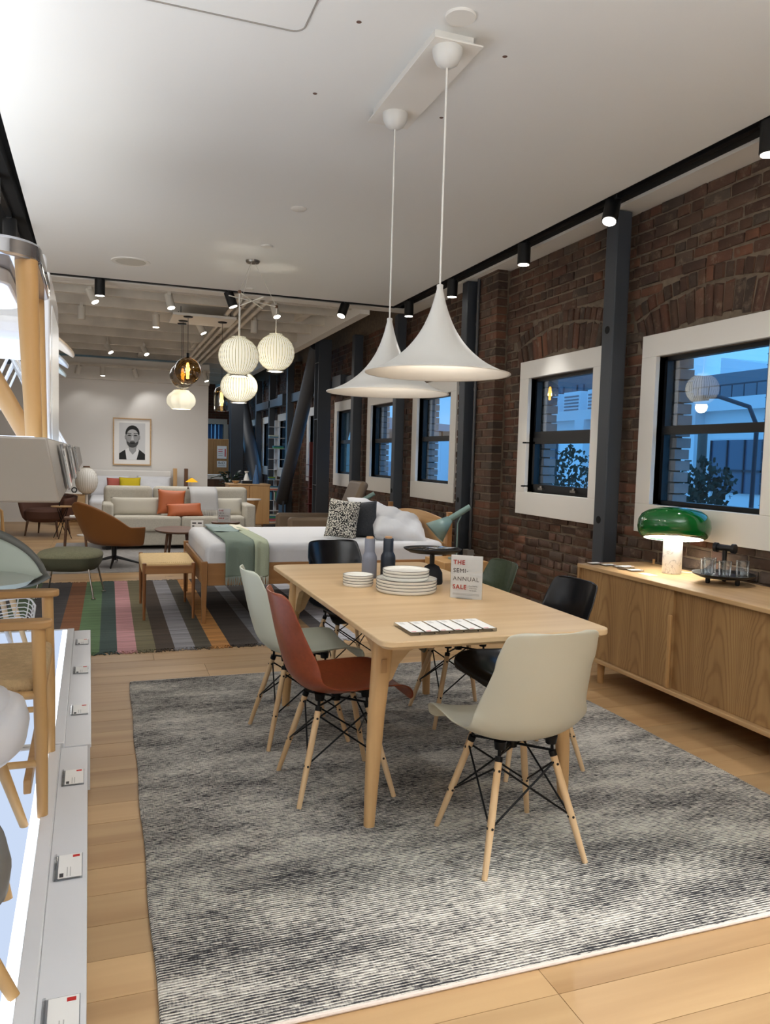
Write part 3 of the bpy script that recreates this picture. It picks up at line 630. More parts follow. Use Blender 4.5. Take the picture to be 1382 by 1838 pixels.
# ================================================================== DINING AREA
# ---- grey loop rug
m, t, p = newmat('grey_rug')
tc = t.nodes.new('ShaderNodeTexCoord')
def noise(vec, scale3, detail=3, rough=.6):
    mp = t.nodes.new('ShaderNodeMapping'); mp.inputs['Scale'].default_value = scale3; t.links.new(vec, mp.inputs[0])
    n = t.nodes.new('ShaderNodeTexNoise'); n.inputs['Scale'].default_value = 1; n.inputs['Detail'].default_value = detail; n.inputs['Roughness'].default_value = rough; t.links.new(mp.outputs[0], n.inputs['Vector']); return n
V = tc.outputs['Object']
fine = noise(V, (28, 230, 1), 2); patch = noise(V, (1.6, 5.0, 1), 4, .7); fine2 = noise(V, (210, 40, 1), 2)
wv = t.nodes.new('ShaderNodeTexWave'); wv.bands_direction = 'Y'; wv.inputs['Scale'].default_value = 31.4; wv.inputs['Distortion'].default_value = .9; wv.inputs['Detail'].default_value = 2; wv.inputs['Detail Scale'].default_value = 1.5
t.links.new(V, wv.inputs['Vector'])
def mth(op, a, b=None):
    q = t.nodes.new('ShaderNodeMath'); q.operation = op
    for i, s_ in enumerate((a, b)):
        if s_ is None: continue
        if isinstance(s_, (int, float)): q.inputs[i].default_value = s_
        else: t.links.new(s_, q.inputs[i])
    return q.outputs[0]
s1 = mth('ADD', mth('MULTIPLY', fine.outputs[0], .95), mth('MULTIPLY', patch.outputs[0], .85))
s1 = mth('ADD', s1, mth('MULTIPLY', wv.outputs['Fac'], .26)); s1 = mth('ADD', s1, mth('MULTIPLY', fine2.outputs[0], .35))
r = t.nodes.new('ShaderNodeValToRGB')
for i, (q, c) in enumerate(((.385, (24, 26, 34)), (.455, (88, 86, 86)), (.50, (196, 191, 182)), (.62, (230, 225, 214)))):
    e = r.color_ramp.elements[i] if i < 2 else r.color_ramp.elements.new(q); e.position = q; e.color = lin(c)
sc = mth('MULTIPLY', s1, 1 / 2.41 * .97); t.links.new(sc, r.inputs[0]); t.links.new(r.outputs[0], p.inputs['Base Color']); p.inputs['Roughness'].default_value = .95
b = t.nodes.new('ShaderNodeBump'); b.inputs['Strength'].default_value = .8; b.inputs['Distance'].default_value = .005; t.links.new(mth('ADD', wv.outputs['Fac'], mth('MULTIPLY', fine.outputs[0], .8)), b.inputs['Height']); t.links.new(b.outputs[0], p.inputs['Normal'])
e = thing('area_rug', 'large grey and black flecked loop rug under the dining table', 'rug', (1.34, 3.16, 0))
MB().box(-1.22, 1.215, -1.46, 1.465, .0, .012).build('pile', MATS['grey_rug'], e, bevel=.005, smooth=0)
bd = plain('rug_binding', (214, 200, 190), .95, bump=.6, bscale=120)
for y in (-1.46, 1.465): MB().tube([(x, y, .0062) for x in [-1.22 + 2.435 * k / 80 for k in range(81)]], .006, 8).build('edge_binding', bd, e)
for x in (-1.22, 1.215): MB().tube([(x + .003 * math.sin(y * 9), y, .006) for y in [-1.46 + 2.92 * k / 80 for k in range(81)]], .0058, 8).build('edge_binding', MATS['grey_rug'], e)
# ---- dining table
e = thing('dining_table', 'long light oak dining table with rounded corners and tapered legs', 'table', (1.30, 3.27, .012))
tx, ty, th = .45, .92, .728
tm = MB(); tm.prism(rrect(-tx, tx, -ty, ty, .05, 8), th - .022, th); top = tm.build('tabletop', table_oak, e, bevel=.004, seg=2)
u = MB(); u.prism(rrect(-tx + .018, tx - .018, -ty + .018, ty - .018, .04, 8), th - .032, th - .022); u.build('top_underside', table_oak, e)
lx, ly = .407, .705
for sx_ in (-1, 1):
    for sy_ in (-1, 1):
        b = MB(); N = 10; sec = []
        for k, (z, x, y, rx, ry) in enumerate(((.698, lx - .045, ly - .028, .034, .038), (.60, lx - .038, ly - .022, .033, .036), (.40, lx - .02, ly - .012, .029, .031), (.20, lx - .008, ly - .003, .025, .026), (.0, lx, ly, .019, .019))):
            for i in range(16):
                a = 2 * math.pi * i / 16; ca, sa = math.cos(a), math.sin(a); q = (abs(ca) ** 4 + abs(sa) ** 4) ** -.25 if z > .5 else (abs(ca) ** 3 + abs(sa) ** 3) ** (-1 / 3) 
                sec.append((sx_ * (x + rx * ca * q), sy_ * (y + ry * sa * q), z))
        fs = [(k * 16 + i, k * 16 + (i + 1) % 16, (k + 1) * 16 + (i + 1) % 16, (k + 1) * 16 + i) for k in range(4) for i in range(16)] + [tuple(range(16)), tuple(range(64, 80))]
        b.add(sec, fs); lg = b.build('leg', leg_oak, e, smooth=50)
        pl = MB(); pl.obox((sx_ * (lx - .035) , sy_ * (ly + .0165), .592), (.022, .006, .052)); pl.build('peg_end', wood('peg', (180, 140, 92), (160, 120, 76), 'x') if 'peg' not in MATS else MATS['peg'], lg, bevel=.009, seg=3)
for sx_ in (-1, 1):                                   # aprons with curved ends
    for tag_, cx in (('side', 0),):
        pts = [(-.67, .695), (.67, .695), (.67, .50), (.64, .53), (.615, .585), (.575, .63), (.50, .658), (-.50, .658), (-.575, .63), (-.615, .585), (-.64, .53), (-.67, .50)]
        MB().prism(pts, sx_ * (lx - .055), sx_ * (lx - .03), 'yz').build('apron', table_oak, e, smooth=60)
for sy_ in (-1, 1):
    pts = [(-.36, .695), (.36, .695), (.36, .50), (.325, .53), (.30, .585), (.26, .63), (.19, .658), (-.19, .658), (-.26, .63), (-.30, .585), (-.325, .53), (-.36, .50)]
    MB().prism(pts, sy_ * (ly - .05), sy_ * (ly - .022), 'xz').build('apron', table_oak, e, smooth=60)
# ---- moulded shell dining chairs
PROF = [(.252, .385), (.245, .415), (.212, .437), (.12, .432), (.0, .416), (-.085, .415), (-.150, .432), (-.195, .475), (-.220, .54), (-.240, .61), (-.256, .68), (-.270, .745), (-.281, .795), (-.284, .808)]
WID = [(0, .178), (.04, .204), (.10, .218), (.25, .226), (.40, .230), (.52, .226), (.62, .212), (.75, .190), (.86, .176), (.93, .164), (.975, .143), (1, .105)]
CUR = [(0, .0), (.1, .012), (.25, .03), (.4, .052), (.5, .080), (.6, .095), (.7, .080), (.82, .058), (.92, .042), (1, .03)]
def shell_fn(u, v):
    s = 2 * u - 1; y, z = catmull(PROF, v); y2, z2 = catmull(PROF, min(v + .01, 1)); y1, z1 = catmull(PROF, max(v - .01, 0))
    ty_, tz = y2 - y1, z2 - z1; L = math.hypot(ty_, tz) or 1; ny, nz = -(-tz) / L, (-ty_) / L     # normal towards the sitter
    kb = min(1, max(0, (v - .55) / .2)); ny, nz = ny * (1 - kb) + kb, nz * (1 - kb)
    sm = lambda tab: sum(interp(tab, min(max(v + d, 0), 1)) for d in (-.05, -.025, 0, .025, .05)) / 5
    w = sm(WID) if .06 < v < .9 else interp(WID, v); c = sm(CUR)
    dip = .012 * math.sin(min(1, v / .5) * math.pi) if v < .5 else 0
    d = c * abs(s) ** 2.3 
    return (s * w * (1 - .04 * abs(s) ** 3 * (1 if .3 < v < .8 else 0)), y + ny * d, z + nz * d - dip * (1 - s * s))
def shell_mesh(mt):
    b = MB(); b.grid(shell_fn, 18, 40); return b.mesh('shell', mt, 80)
chair_base = {}
def shell_chair(label, loc, rz, mt, legm=maple, group='moulded shell chairs around the dining table'):
    e = thing('dining_chair', label, 'chair', loc, rz, group)
    put('shell', shell_mesh(mt), e, solid=.0065, off=0, subd=1)
    if not chair_base:
        legs = []
        for sx_ in (-1, 1):
            for sy_ in (-1, 1):
                a = Vector((sx_ * .102, sy_ * .10, .355)); f = Vector((sx_ * .188, sy_ * .192, 0)); b = MB()
                b.cyl(f, f + (a - f) * .45, .0095, .0125, 14); b.cyl(f + (a - f) * .45, a, .0125, .0122, 14, caps=True); chair_base[('leg', sx_, sy_)] = b.mesh('leg', legm, 50)
                sc = MB(); 
                for tt in (.90, .42):
                    q = f + (a - f) * tt; n_ = Vector((sx_, sy_, 0)).normalized(); sc.cyl(q - Vector((0, sy_ * .0135, 0)), q + Vector((0, sy_ * .0135, 0)), .0045, n=10); sc.cyl(q - Vector((sx_ * .0135, 0, 0)), q + Vector((sx_ * .0135, 0, 0)), .0045, n=10)
                chair_base[('screw', sx_, sy_)] = sc.mesh('screw', black, 50)
                br = MB(); tp = a + (a - f).normalized() * .006
                br.cyl(a - (a - f).normalized() * .012, tp, .0132, .0132, 12); br.tube([tp, (a.x * .98, a.y * .98, .385), (a.x * .8, a.y * .8, .40), (a.x * .35, a.y * .35, .402)], .006, 8); br.cyl((a.x * .95, a.y * .95, .385), (a.x * .95, a.y * .95, .413), .018, .022, 14)
                chair_base[('bracket', sx_, sy_)] = br.mesh('bracket', black_metal, 50)
        def P(sx_, sy_, tt):
            a = Vector((sx_ * .102, sy_ * .10, .355)); f = Vector((sx_ * .188, sy_ * .192, 0)); return f + (a - f) * tt
        for nm, (A, B) in (('front', ((-1, 1), (1, 1))), ('rear', ((-1, -1), (1, -1))), ('l', ((-1, -1), (-1, 1))), ('r', ((1, -1), (1, 1)))):
            b = MB(); o_ = Vector((0, .004, 0)) if A[1] == B[1] else Vector((.004, 0, 0))
            b.cyl(P(*A, .93) + o_, P(*B, .42) + o_, .0036, n=8); b.cyl(P(*B, .93) - o_, P(*A, .42) - o_, .0036, n=8)
            chair_base[('brace', nm, 0)] = b.mesh('cross_brace', black_metal, 60)
        b = MB(); b.cyl((-.102, -.1, .362), (.102, .1, .362), .0045, n=8); b.cyl((.102, -.1, .362), (-.102, .1, .362), .0045, n=8); b.cyl((0, 0, .35), (0, 0, .375), .02, n=14)
        chair_base[('mount', 0, 0)] = b.mesh('mount_spider', black_metal, 60)
    lg = {}
    for (k, a, b_), me in chair_base.items():
        nm = {'brace': 'cross_brace', 'mount': 'mount_spider'}.get(k, k)
        if k == 'leg': lg[(a, b_)] = put('leg', me, e)
    for (k, a, b_), me in chair_base.items():
        if k == 'screw': put('screw', me, lg[(a, b_)])
        elif k != 'leg': put({'brace': 'cross_brace', 'mount': 'mount_spider'}.get(k, k), me, e)
    return e
sh_white = plain('shell_parchment', (190, 186, 168), .34, bump=.02, bscale=300); sh_mint = plain('shell_seafoam', (198, 202, 186), .38)
sh_orange = plain('shell_orange', (138, 66, 38), .3, vary=.12, vscale=60); sh_black = plain('shell_black', (16, 17, 21), .2); sh_green = plain('shell_green', (58, 68, 52), .25, vary=.12, vscale=60)
sh_navy = plain('shell_grey', (38, 42, 46), .25)
RZ = .0115
shell_chair('parchment white shell chair at the near end, its back to the camera', (1.318, 2.305, RZ), 0, sh_white)
shell_chair('rust orange shell chair with maple legs on the left side', (.872, 2.955, RZ), -math.pi / 2, sh_orange)
shell_chair('pale grey-green shell chair behind the orange one', (.862, 3.56, RZ), -math.pi / 2 + .05, sh_mint)
shell_chair('glossy black shell chair at the far end, in front of the bed', (1.36, 4.42, RZ), math.pi + .12, sh_black)
shell_chair('dark olive green shell chair behind the tabletop sale sign', (1.72, 3.60, RZ), math.pi / 2 - .05, sh_green)
shell_chair('black shell chair on the right, nearest the sideboard', (1.75, 2.96, RZ), math.pi / 2 + .02, sh_black)
# ---- things on the table
TZ = .74
bottle_lid = wood('lid_wood', (190, 150, 110), (168, 126, 86), 'z')
def bottle(label, x, y, mt):
    e = thing('grinder_bottle', label, 'bottle', (x, y, TZ), group='bottle grinders on the dining table')
    MB().lathe([(0, 0), (.036, 0), (.038, .004), (.038, .098), (.036, .112), (.0275, .128), (.026, .135), (.026, .196), (.024, .2), (0, .2)], 40).build('body', mt, e, smooth=40)
    MB().lathe([(0, .2), (.019, .2), (.019, .206), (.017, .209), (0, .209)], 30).build('lid', bottle_lid, e)
bottle('light grey bottle grinder with wooden lid beside the plates', 1.240, 3.665, plain('bottle_grey', (118, 122, 136), .5)); bottle('dark navy bottle grinder with wooden lid behind the plates', 1.340, 3.665, plain('bottle_navy', (38, 46, 58), .45))
china = plain('china', (232, 230, 222), .16); rimdk = plain('china_rim', (70, 64, 58), .4)
pm = {}
def plate(label, x, y, z, r, h, grp):
    if r not in pm:
        pm[r] = (MB().lathe([(0, 0), (r * .93, 0), (r * .97, .004), (r, h * .6), (r, h), (r - .004, h), (r - .007, h * .55), (r * .9, h * .42), (0, h * .4)], 56).mesh('plate', china, 45), MB().tube([(r * math.cos(a), r * math.sin(a), 0) for a in [2 * math.pi * k / 56 for k in range(56)]], .0011, 6, closed=True).mesh('rim', rimdk, 60))
    e = thing('plate', label, 'plate', (x, y, z), group=grp)
    put('dish', pm[r][0], e); put('rim_line', pm[r][1], e, loc=(0, 0, h))
    return h
z = TZ
for k, nm in enumerate(('bottom', 'second from bottom', 'second from top', 'top')): plate('small white plate with dark rim, %s of the small stack' % nm, 1.115, 3.455, z, .072, .016, 'small plates in the stack beside the grey bottle'); z += .0125
z = TZ
for k, nm in enumerate(('bottom', 'second from bottom', 'middle', 'second from top', 'top')): 
    if k == 4: continue
    plate('large white plate with dark rim, %s of the four in the big stack' % ('bottom', 'second', 'third', 'top')[k], 1.287, 3.265, z, .139, .018, 'large plates in the big stack'); z += .0142
for k in range(3):
    plate('medium white plate with dark rim, %s of the three on the big stack' % ('bottom', 'middle', 'top')[k], 1.283, 3.265, z, .107, .017, 'medium plates on the big stack'); z += .014
# sale signs
def text_mesh(s, size, mt, spacing=1.0, bold=0):
    cu = bpy.data.curves.new('txt', 'FONT'); cu.body = s; cu.size = size; cu.space_character = spacing; cu.extrude = .0002; cu.offset = bold; cu.resolution_u = 3
    o = bpy.data.objects.new('txt', cu); me = bpy.data.meshes.new_from_object(o); bpy.data.objects.remove(o); me.materials.clear(); me.materials.append(mt); return me
def sale_sign(label, loc, rz, w_, h_):
    e = thing('sale_sign', label, 'sign', loc, rz, 'acrylic sale signs')
    k = w_ / .152; tilt = R(6)
    MB().box(-w_ / 2, w_ / 2, -.0016, .0016, 0, h_).build('card', paper, e, smooth=0)
    a = MB(); a.add([(-w_ / 2 - .003, -.005, 0), (w_ / 2 + .003, -.005, 0), (w_ / 2 + .003, -.005, h_), (-w_ / 2 - .003, -.005, h_)], [(0, 1, 2, 3)]); a.add([(-w_ / 2 - .003, .005, 0), (w_ / 2 + .003, .005, 0), (w_ / 2 + .003, .005, h_), (-w_ / 2 - .003, .005, h_)], [(0, 1, 2, 3)]); a.build('acrylic_cover', acrylic, e, smooth=0)
    MB().box(-w_ * .28, w_ * .22, -.02, .045, -.0, .003).build('foot', acrylic, e, smooth=0)
    x0 = -w_ / 2 + .011 * k
    for s_, zz, mt, bo, sz in (('THE', .158, ink_red, .0009, .0285), ('SEMI-', .120, ink_dark, 0, .0285), ('ANNUAL', .082, ink_dark, 0, .0285), ('SALE', .044, ink_red, .0009, .0285), ):
        o = put('lettering', text_mesh(s_, sz * k, mt, 1.14, bo * k), e, loc=(x0, -.0024, zz * h_ / .2)); o.rotation_euler = (math.pi / 2, 0, 0)
    for q, s_ in enumerate(('| Free Shipping', '  on all orders', '  over $5,000')):
        o = put('lettering', text_mesh(s_, .0072 * k, ink_dark), e, loc=(x0 + .076 * k, -.0024, (.058 - q * .0105) * h_ / .2)); o.rotation_euler = (math.pi / 2, 0, 0)
    for q in range(2): MB().box(-w_ / 2 + .012 * k, w_ / 2 - .012 * k, -.0022, -.0016, (.016 + q * .005) * h_ / .2, (.0185 + q * .005) * h_ / .2).build('fine_print', ink_grey, e, smooth=0)
    return e
sale_sign('white sale sign in acrylic holder on the dining table', (1.476, 3.03, TZ), R(-38), .140, .190)
# row of price tag holders on the table
grey_ink = MATS['ink_grey']
def tag_block(parent_loc, rz, label, grp, w_=.062, d_=.09, h_=.012, z=0):
    e = thing('price_tag', label, 'price tag', parent_loc, rz, grp)
    MB().box(-w_ / 2 + .003, w_ / 2 - .003, -d_ / 2 + .004, d_ / 2 - .003, h_, h_ + .0006).build('card', paper, e, smooth=0)
    g = MB(); g.box(-w_ / 2, w_ / 2, -d_ / 2, d_ / 2, .0, h_); g.build('acrylic_block', acrylic, e, smooth=0)
    MB().box(-w_ / 2 + .006, -w_ / 2 + .024, -d_ / 2 + .008, -d_ / 2 + .014, h_ + .0006, h_ + .001).build('red_mark', ink_red, e, smooth=0)
    for q in range(3): MB().box(-w_ / 2 + .014 + q * .006, -w_ / 2 + .016 + q * .006, d_ / 2 - .045, d_ / 2 - .012, h_ + .0006, h_ + .001).build('text_line', ink_grey, e, smooth=0)
    MB().cyl((.008, -d_ / 2 - .0005, h_ / 2), (.008, -d_ / 2 + .004, h_ / 2), .0022, n=8).build('pin', black, e)
    return e
for k in range(6):
    tag_block((1.0 + .0555 * k, 2.50, TZ), 0, 'clear price tag block near the table end, ' + ('first from left', 'second from left', 'third from left', 'third from right', 'second from right', 'last at right')[k], 'row of price tag blocks on the dining table', w_=.053, d_=.17)
# black cake stand with cutlery, knife block
e = thing('serving_stand', 'black oval serving stand holding cutlery on the table', 'stand', (1.487, 3.44, TZ), R(-30))
MB().lathe([(0, .155), (.11, .152), (.138, .166), (.143, .174), (.137, .174), (.11, .163), (0, .163)], 44, sx=1, sy=.78).build('tray', black, e); MB().lathe([(.012, .09), (.012, .156)], 16).build('stem', black, e); MB().lathe([(0, 0), (.052, 0), (.055, .01), (.052, .055), (.035, .085), (.012, .097), (0, .098)], 24).build('body', plain('rubber_black', (20, 20, 22), .8), e)
for k, (x, y, a) in enumerate(((-.08, .02, .3), (-.05, -.02, .9), (.0, .02, -.4), (.03, .04, .2), (.06, -.03, .1), (.09, .0, -.1), (.02, -.05, .15))):
    c = thing('cutlery', 'steel cutlery on the black stand, %s from left' % ('first', 'second', 'third', 'fourth', 'fifth', 'sixth', 'seventh')[k], 'cutlery', (1.487 + x * .85, 3.44 + y * .85, TZ + .169), a, 'cutlery on the black serving stand')
    MB().tube([(-.06, 0, .004), (0, 0, .006), (.035, 0, .005)], [.003, .0025, .002], 8).build('handle', chrome, c); MB().lathe([(0, 0), (.011, .002), (.012, .005), (0, .006)], 14, c=(.048, 0, .002), sx=1.5).build('bowl', chrome, c)
# ---- sideboard
e = thing('sideboard', 'long low oak sideboard with sliding doors under the windows', 'sideboard', (3.06, 2.70, 0))
a, b_ = .26, 1.46; z0, z1 = .135, .715
MB().box(-a, a, -b_, b_, z1 - .024, z1).build('top_panel', oak_y, e, bevel=.004); MB().box(-a, a, -b_, b_, z0, z0 + .024).build('bottom_panel', oak_y, e, bevel=.004)
for y in (-b_, b_ - .022): MB().box(-a, a, y, y + .022, z0 + .024, z1 - .024).build('side_panel', oak_side, e, bevel=.002)
MB().box(a - .012, a - .002, -b_ + .022, b_ - .022, z0 + .024, z1 - .024).build('back_panel', oak_side, e)
for y0, y1, x in ((.585, b_ - .024, -a + .018), (-.40, .60, -a + .034), (-b_ + .024, -.41, -a + .018)):
    d = MB().box(x, x + .016, y0, y1, z0 + .026, z1 - .026).build('sliding_door', oak_side, e)
    if x < -a + .02 and y0 > 0: MB().box(x - .014, x, y0, y0 + .02, z0 + .026, z0 + .42).build('handle', oak_z, d, bevel=.003)
    if x > -a + .02: MB().box(x - .012, x, y1 - .012, y1, z0 + .03, z1 - .03).build('edge_strip', oak_z, d)
for x in (-.2, .2):
    for y in (-1.25, 1.245): MB().cyl((x, y, 0), (x, y, z0), .019, .024, 20).build('leg', oak_z, e)
SZ = .715
# mushroom table lamp
e = thing('table_lamp', 'mushroom lamp with glossy green shade and white marble base', 'lamp', (3.13, 3.68, SZ))
m, t, p = newmat('marble'); tc = t.nodes.new('ShaderNodeTexCoord'); n = t.nodes.new('ShaderNodeTexNoise'); n.inputs['Scale'].default_value = 9; n.inputs['Detail'].default_value = 8; n.inputs['Distortion'].default_value = 2.2; t.links.new(tc.outputs['Object'], n.inputs['Vector'])
r = t.nodes.new('ShaderNodeValToRGB'); r.color_ramp.elements[0].position = .485; r.color_ramp.elements[1].position = .5; r.color_ramp.elements[0].color = lin((228, 228, 226)); r.color_ramp.elements[1].color = lin((178, 178, 180)); q = r.color_ramp.elements.new(.53); q.color = lin((228, 228, 226)); t.links.new(n.outputs[0], r.inputs[0]); t.links.new(r.outputs[0], p.inputs['Base Color']); p.inputs['Roughness'].default_value = .3
MB().lathe([(0, 0), (.052, 0), (.055, .003), (.055, .25), (.05, .262), (0, .262)], 40).build('marble_base', MATS['marble'], e, smooth=50)
green_gl = plain('green_gloss', (8, 92, 34), .1, coat=.6)
tl_ = Matrix.Translation((0, 0, .275)) @ Matrix.Rotation(R(-11), 4, Vector((.762, -.648, 0))) @ Matrix.Translation((0, 0, -.275))
MB().lathe([(.168, .205), (.186, .216), (.200, .24), (.206, .272), (.202, .310), (.186, .342), (.157, .363), (.11, .376), (.05, .382), (0, .383)], 64, cap=False).xf(tl_).build('shade', green_gl, e, smooth=80, solid=.003, off=-1)
MB().lathe([(.166, .204), (.182, .217), (.195, .24), (.200, .272), (.196, .308), (.180, .338), (.152, .358), (.1, .370), (0, .375)], 64, cap=False).xf(tl_).build('shade_inside', plain('shade_white', (240, 240, 236), .5), e, smooth=80)
MB().lathe([(0, .262), (.03, .262), (.03, .275), (0, .276)], 24).build('socket', brushed, e); MB().lathe([(0, .27), (.02, .275), (.032, .295), (.03, .315), (0, .33)], 20).build('bulb', emitter('bulb_green_lamp', (255, 250, 240), 8), e)
MB().cyl((-.054, -.006, .235), (-.060, -.006, .235), .008, n=16).build('dimmer_button', black, e)
bulb(e, (0, 0, .345), 3, .03, (1, .95, .86)); bulb(e, (.0, .1, .29), 2, .03, (1, .95, .86)); bulb(e, (-.0, -.1, .30), 2, .03, (1, .95, .86))
cd = MB(); cd.tube([(3.19, 3.69, SZ + .004), (3.22, 3.66, SZ + .004), (3.27, 3.60, SZ + .004), (3.30, 3.5, SZ + .004)], .003, 6); tag(cd.build('power_cord', white_trim), 'white power cord of the green lamp on the sideboard', 'cord')
# round tray with glasses
e = thing('drinks_tray', 'round black footed tray with T-shaped carrying handle', 'tray', (3.145, 3.29, SZ), R(20))
navy = plain('tray_navy', (30, 38, 56), .35)
MB().lathe([(0, .036), (.125, .036), (.158, .05), (.162, .058), (.156, .058), (.12, .044), (0, .043)], 56).build('dish', black, e, smooth=50); MB().lathe([(0, .0432), (.12, .0442), (.122, .045)], 48).build('inlay', navy, e)
for k in range(3): MB().lathe([(0, 0), (.01, .002), (.012, .01), (.012, .038)], 16, c=(.085 * math.cos(k * 2.094 + .4), .085 * math.sin(k * 2.094 + .4), 0)).build('foot', black, e)
MB().lathe([(.012, .043), (.012, .2)], 18).build('handle_post', black, e); MB().cyl((0, -.052, .195), (0, .052, .195), .016, n=20).cyl((0, -.058, .195), (0, -.04, .195), .026, n=22).cyl((0, .04, .195), (0, .058, .195), .026, n=22).build('grip', black, e)
for k, (x, y) in enumerate(((3.062, 3.325), (3.125, 3.372), (3.10, 3.235), (3.21, 3.225))):
    g = thing('drinking_glass', 'clear tumbler on the black tray, ' + ('front left', 'back left', 'front middle', 'rightmost')[k], 'glass', (x, y, SZ + .0455), group='tumblers on the black tray')
    MB().lathe([(0, 0), (.029, 0), (.031, .003), (.034, .085)], 36, cap=False).build('wall', clear_glass, g, smooth=60); MB().tube([(.034 * math.cos(q), .034 * math.sin(q), .085) for q in [2 * math.pi * i / 36 for i in range(36)]], .0011, 6, closed=True).build('rim', clear_glass, g); MB().lathe([(0, .002), (.028, .002), (.028, .008), (0, .009)], 30).build('base', clear_glass, g)
# price tags and a pen holder block on the sideboard
for k, (x, y, a, zz) in enumerate(((2.89, 4.10, .1, 0), (2.935, 4.02, -.05, .0), (2.97, 3.94, .2, .0), (2.945, 3.86, .05, 0), (2.955, 3.79, -.1, .0))):
    tag_block((x, y, SZ + zz), a + math.pi / 2, 'clear price tag lying on the sideboard, ' + ('farthest', 'second farthest', 'middle', 'second nearest', 'nearest')[k] + ' of five', 'price tags on the sideboard', w_=.058, d_=.085, h_=.008 if k != 3 else .02)
tag(MB().box(-.03, .03, -.05, .05, 0, .0006).build('paper_slip', paper, loc=(2.945, 3.66, SZ)), 'loose white paper slip on the sideboard beside the tags', 'paper')
tag(MB().cyl((0, 0, 0), (0, 0, .03), .008, n=12).build('wood_peg', oak_z, loc=(3.30, 4.05, SZ)), 'tiny wooden peg at the back of the sideboard top', 'peg')
# ---- trumpet pendants and their mounting plate
e = thing('pendant_mount', 'long white mounting plate on the ceiling above the table', 'mounting plate', (1.30, 3.33, 3.05))
MB().box(-.085, .085, -.38, .38, -.05, 0).build('box', white_paint, e, smooth=0); MB().box(-.105, .105, -.43, .41, -.057, -.05).build('plate', white_paint, e, bevel=.001)
pend_w = plain('pendant_white', (214, 212, 206), .38)
def pendant(label, x, y, zr, power):
    e = thing('pendant_lamp', label, 'lamp', (x, y, zr), group='trumpet pendant lamps over the dining table')
    prof = [(.300, .0), (.262, .014), (.205, .042), (.150, .083), (.105, .130), (.070, .182), (.045, .235), (.028, .285), (.018, .325), (.013, .345), (.013, .362), (.0, .362)]
    pp = []
    for k in range(48): q = catmull(prof, k / 47); pp.append((max(q[0], 0), q[1]))
    MB().lathe(pp, 72, cap=False).build('shade', pend_w, e, smooth=80, solid=.0022, off=-1)
    MB().tube([(.3 * math.cos(q), .3 * math.sin(q), 0) for q in [2 * math.pi * i / 72 for i in range(72)]], .0022, 6, closed=True).build('rim', pend_w, e)
    zt = 2.993 - zr
    MB().cyl((0, 0, .36), (0, 0, zt - .06), .0042, n=8).build('cord', white_trim, e)
    MB().lathe([(0, zt - .072), (.02, zt - .07), (.044, zt - .055), (.056, zt - .032), (.061, zt - .010), (.061, zt)], 36).build('canopy', pend_w, e, smooth=60)
    MB().lathe([(0, .052), (.026, .06), (.034, .082), (.03, .105), (.016, .125), (.013, .16)], 24).build('bulb', emitter('pendant_bulb', (255, 236, 205), 6) if 'pendant_bulb' not in MATS else MATS['pendant_bulb'], e)
    bulb(e, (0, 0, .038), power, .03, (1, .9, .78))
pendant('front white trumpet pendant lamp over the table', 1.28, 2.97, 1.70, 3); pendant('rear white trumpet pendant lamp, partly hidden by the front one', 1.29, 3.60, 1.665, 3)
# ================================================================== BEDS, SEATING, FAR AREA
def pillow_mb(w_, h_, th_, pinch=.09, n=18, wr=0, seed=0):
    rs = random.Random(seed); ph = [rs.uniform(0, 6) for _ in range(6)]
    b = MB()
    for sg in (1, -1):
        def fn(u, v, sg=sg):
            a, c = 2 * u - 1, 2 * v - 1
            x = w_ / 2 * a * (1 - pinch * (1 - c * c)); y = h_ / 2 * c * (1 - pinch * (1 - a * a))
            e_ = max(0, (1 - a ** 4)) ** .55 * max(0, (1 - c ** 4)) ** .55
            t_ = th_ / 2 * e_ * (1 + wr * (math.sin(a * 5 + ph[0] + c * 3) * math.sin(c * 6 + ph[1]) + .6 * math.sin(a * 11 + ph[2] - c * 4)))
            return (x, y, sg * t_)
        b.grid(fn, n, n)
    return b
def pillow(name, label, cat, loc, rot, w_, h_, th_, mt, group=None, pinch=.09, wr=0, seed=0, seam=None):
    o = thing(name, label, cat, loc, 0, group); o.rotation_euler = rot
    pillow_mb(w_, h_, th_, pinch, 18, wr, seed).build('cover', mt, o, smooth=80)
    return o
def soft_box(b, x0, x1, y0, y1, z0, z1): return b.box(x0, x1, y0, y1, z0, z1)
# ---- striped flat-weave rug
m, t, p = newmat('striped_rug'); tc = t.nodes.new('ShaderNodeTexCoord'); sp = t.nodes.new('ShaderNodeSeparateXYZ'); t.links.new(tc.outputs['Object'], sp.inputs[0])
STR = [(-1.1, (62, 58, 56)), (-.80, (70, 86, 60)), (-.62, (66, 62, 62)), (-.345, (122, 78, 48)), (-.215, (88, 114, 78)), (-.065, (58, 74, 70)), (.05, (188, 138, 140)), (.18, (108, 100, 74)), (.30, (66, 54, 44)), (.425, (134, 132, 136)), (.555, (74, 68, 56)), (.675, (170, 118, 62)), (.80, (56, 48, 42)), (1.0, (104, 104, 106)), (1.12, (48, 42, 38)), (1.35, (120, 92, 60)), (1.48, (70, 66, 66)), (1.60, (170, 170, 176))]
mr = t.nodes.new('ShaderNodeMapRange'); mr.inputs[1].default_value = -1.1; mr.inputs[2].default_value = 1.8; t.links.new(sp.outputs[0], mr.inputs[0])
r = t.nodes.new('ShaderNodeValToRGB'); r.color_ramp.interpolation = 'CONSTANT'
for i, (x, c) in enumerate(STR):
    q = (x + 1.1) / 2.9; e = r.color_ramp.elements[i] if i < 2 else r.color_ramp.elements.new(q); e.position = q; e.color = lin(c)
t.links.new(mr.outputs[0], r.inputs[0])
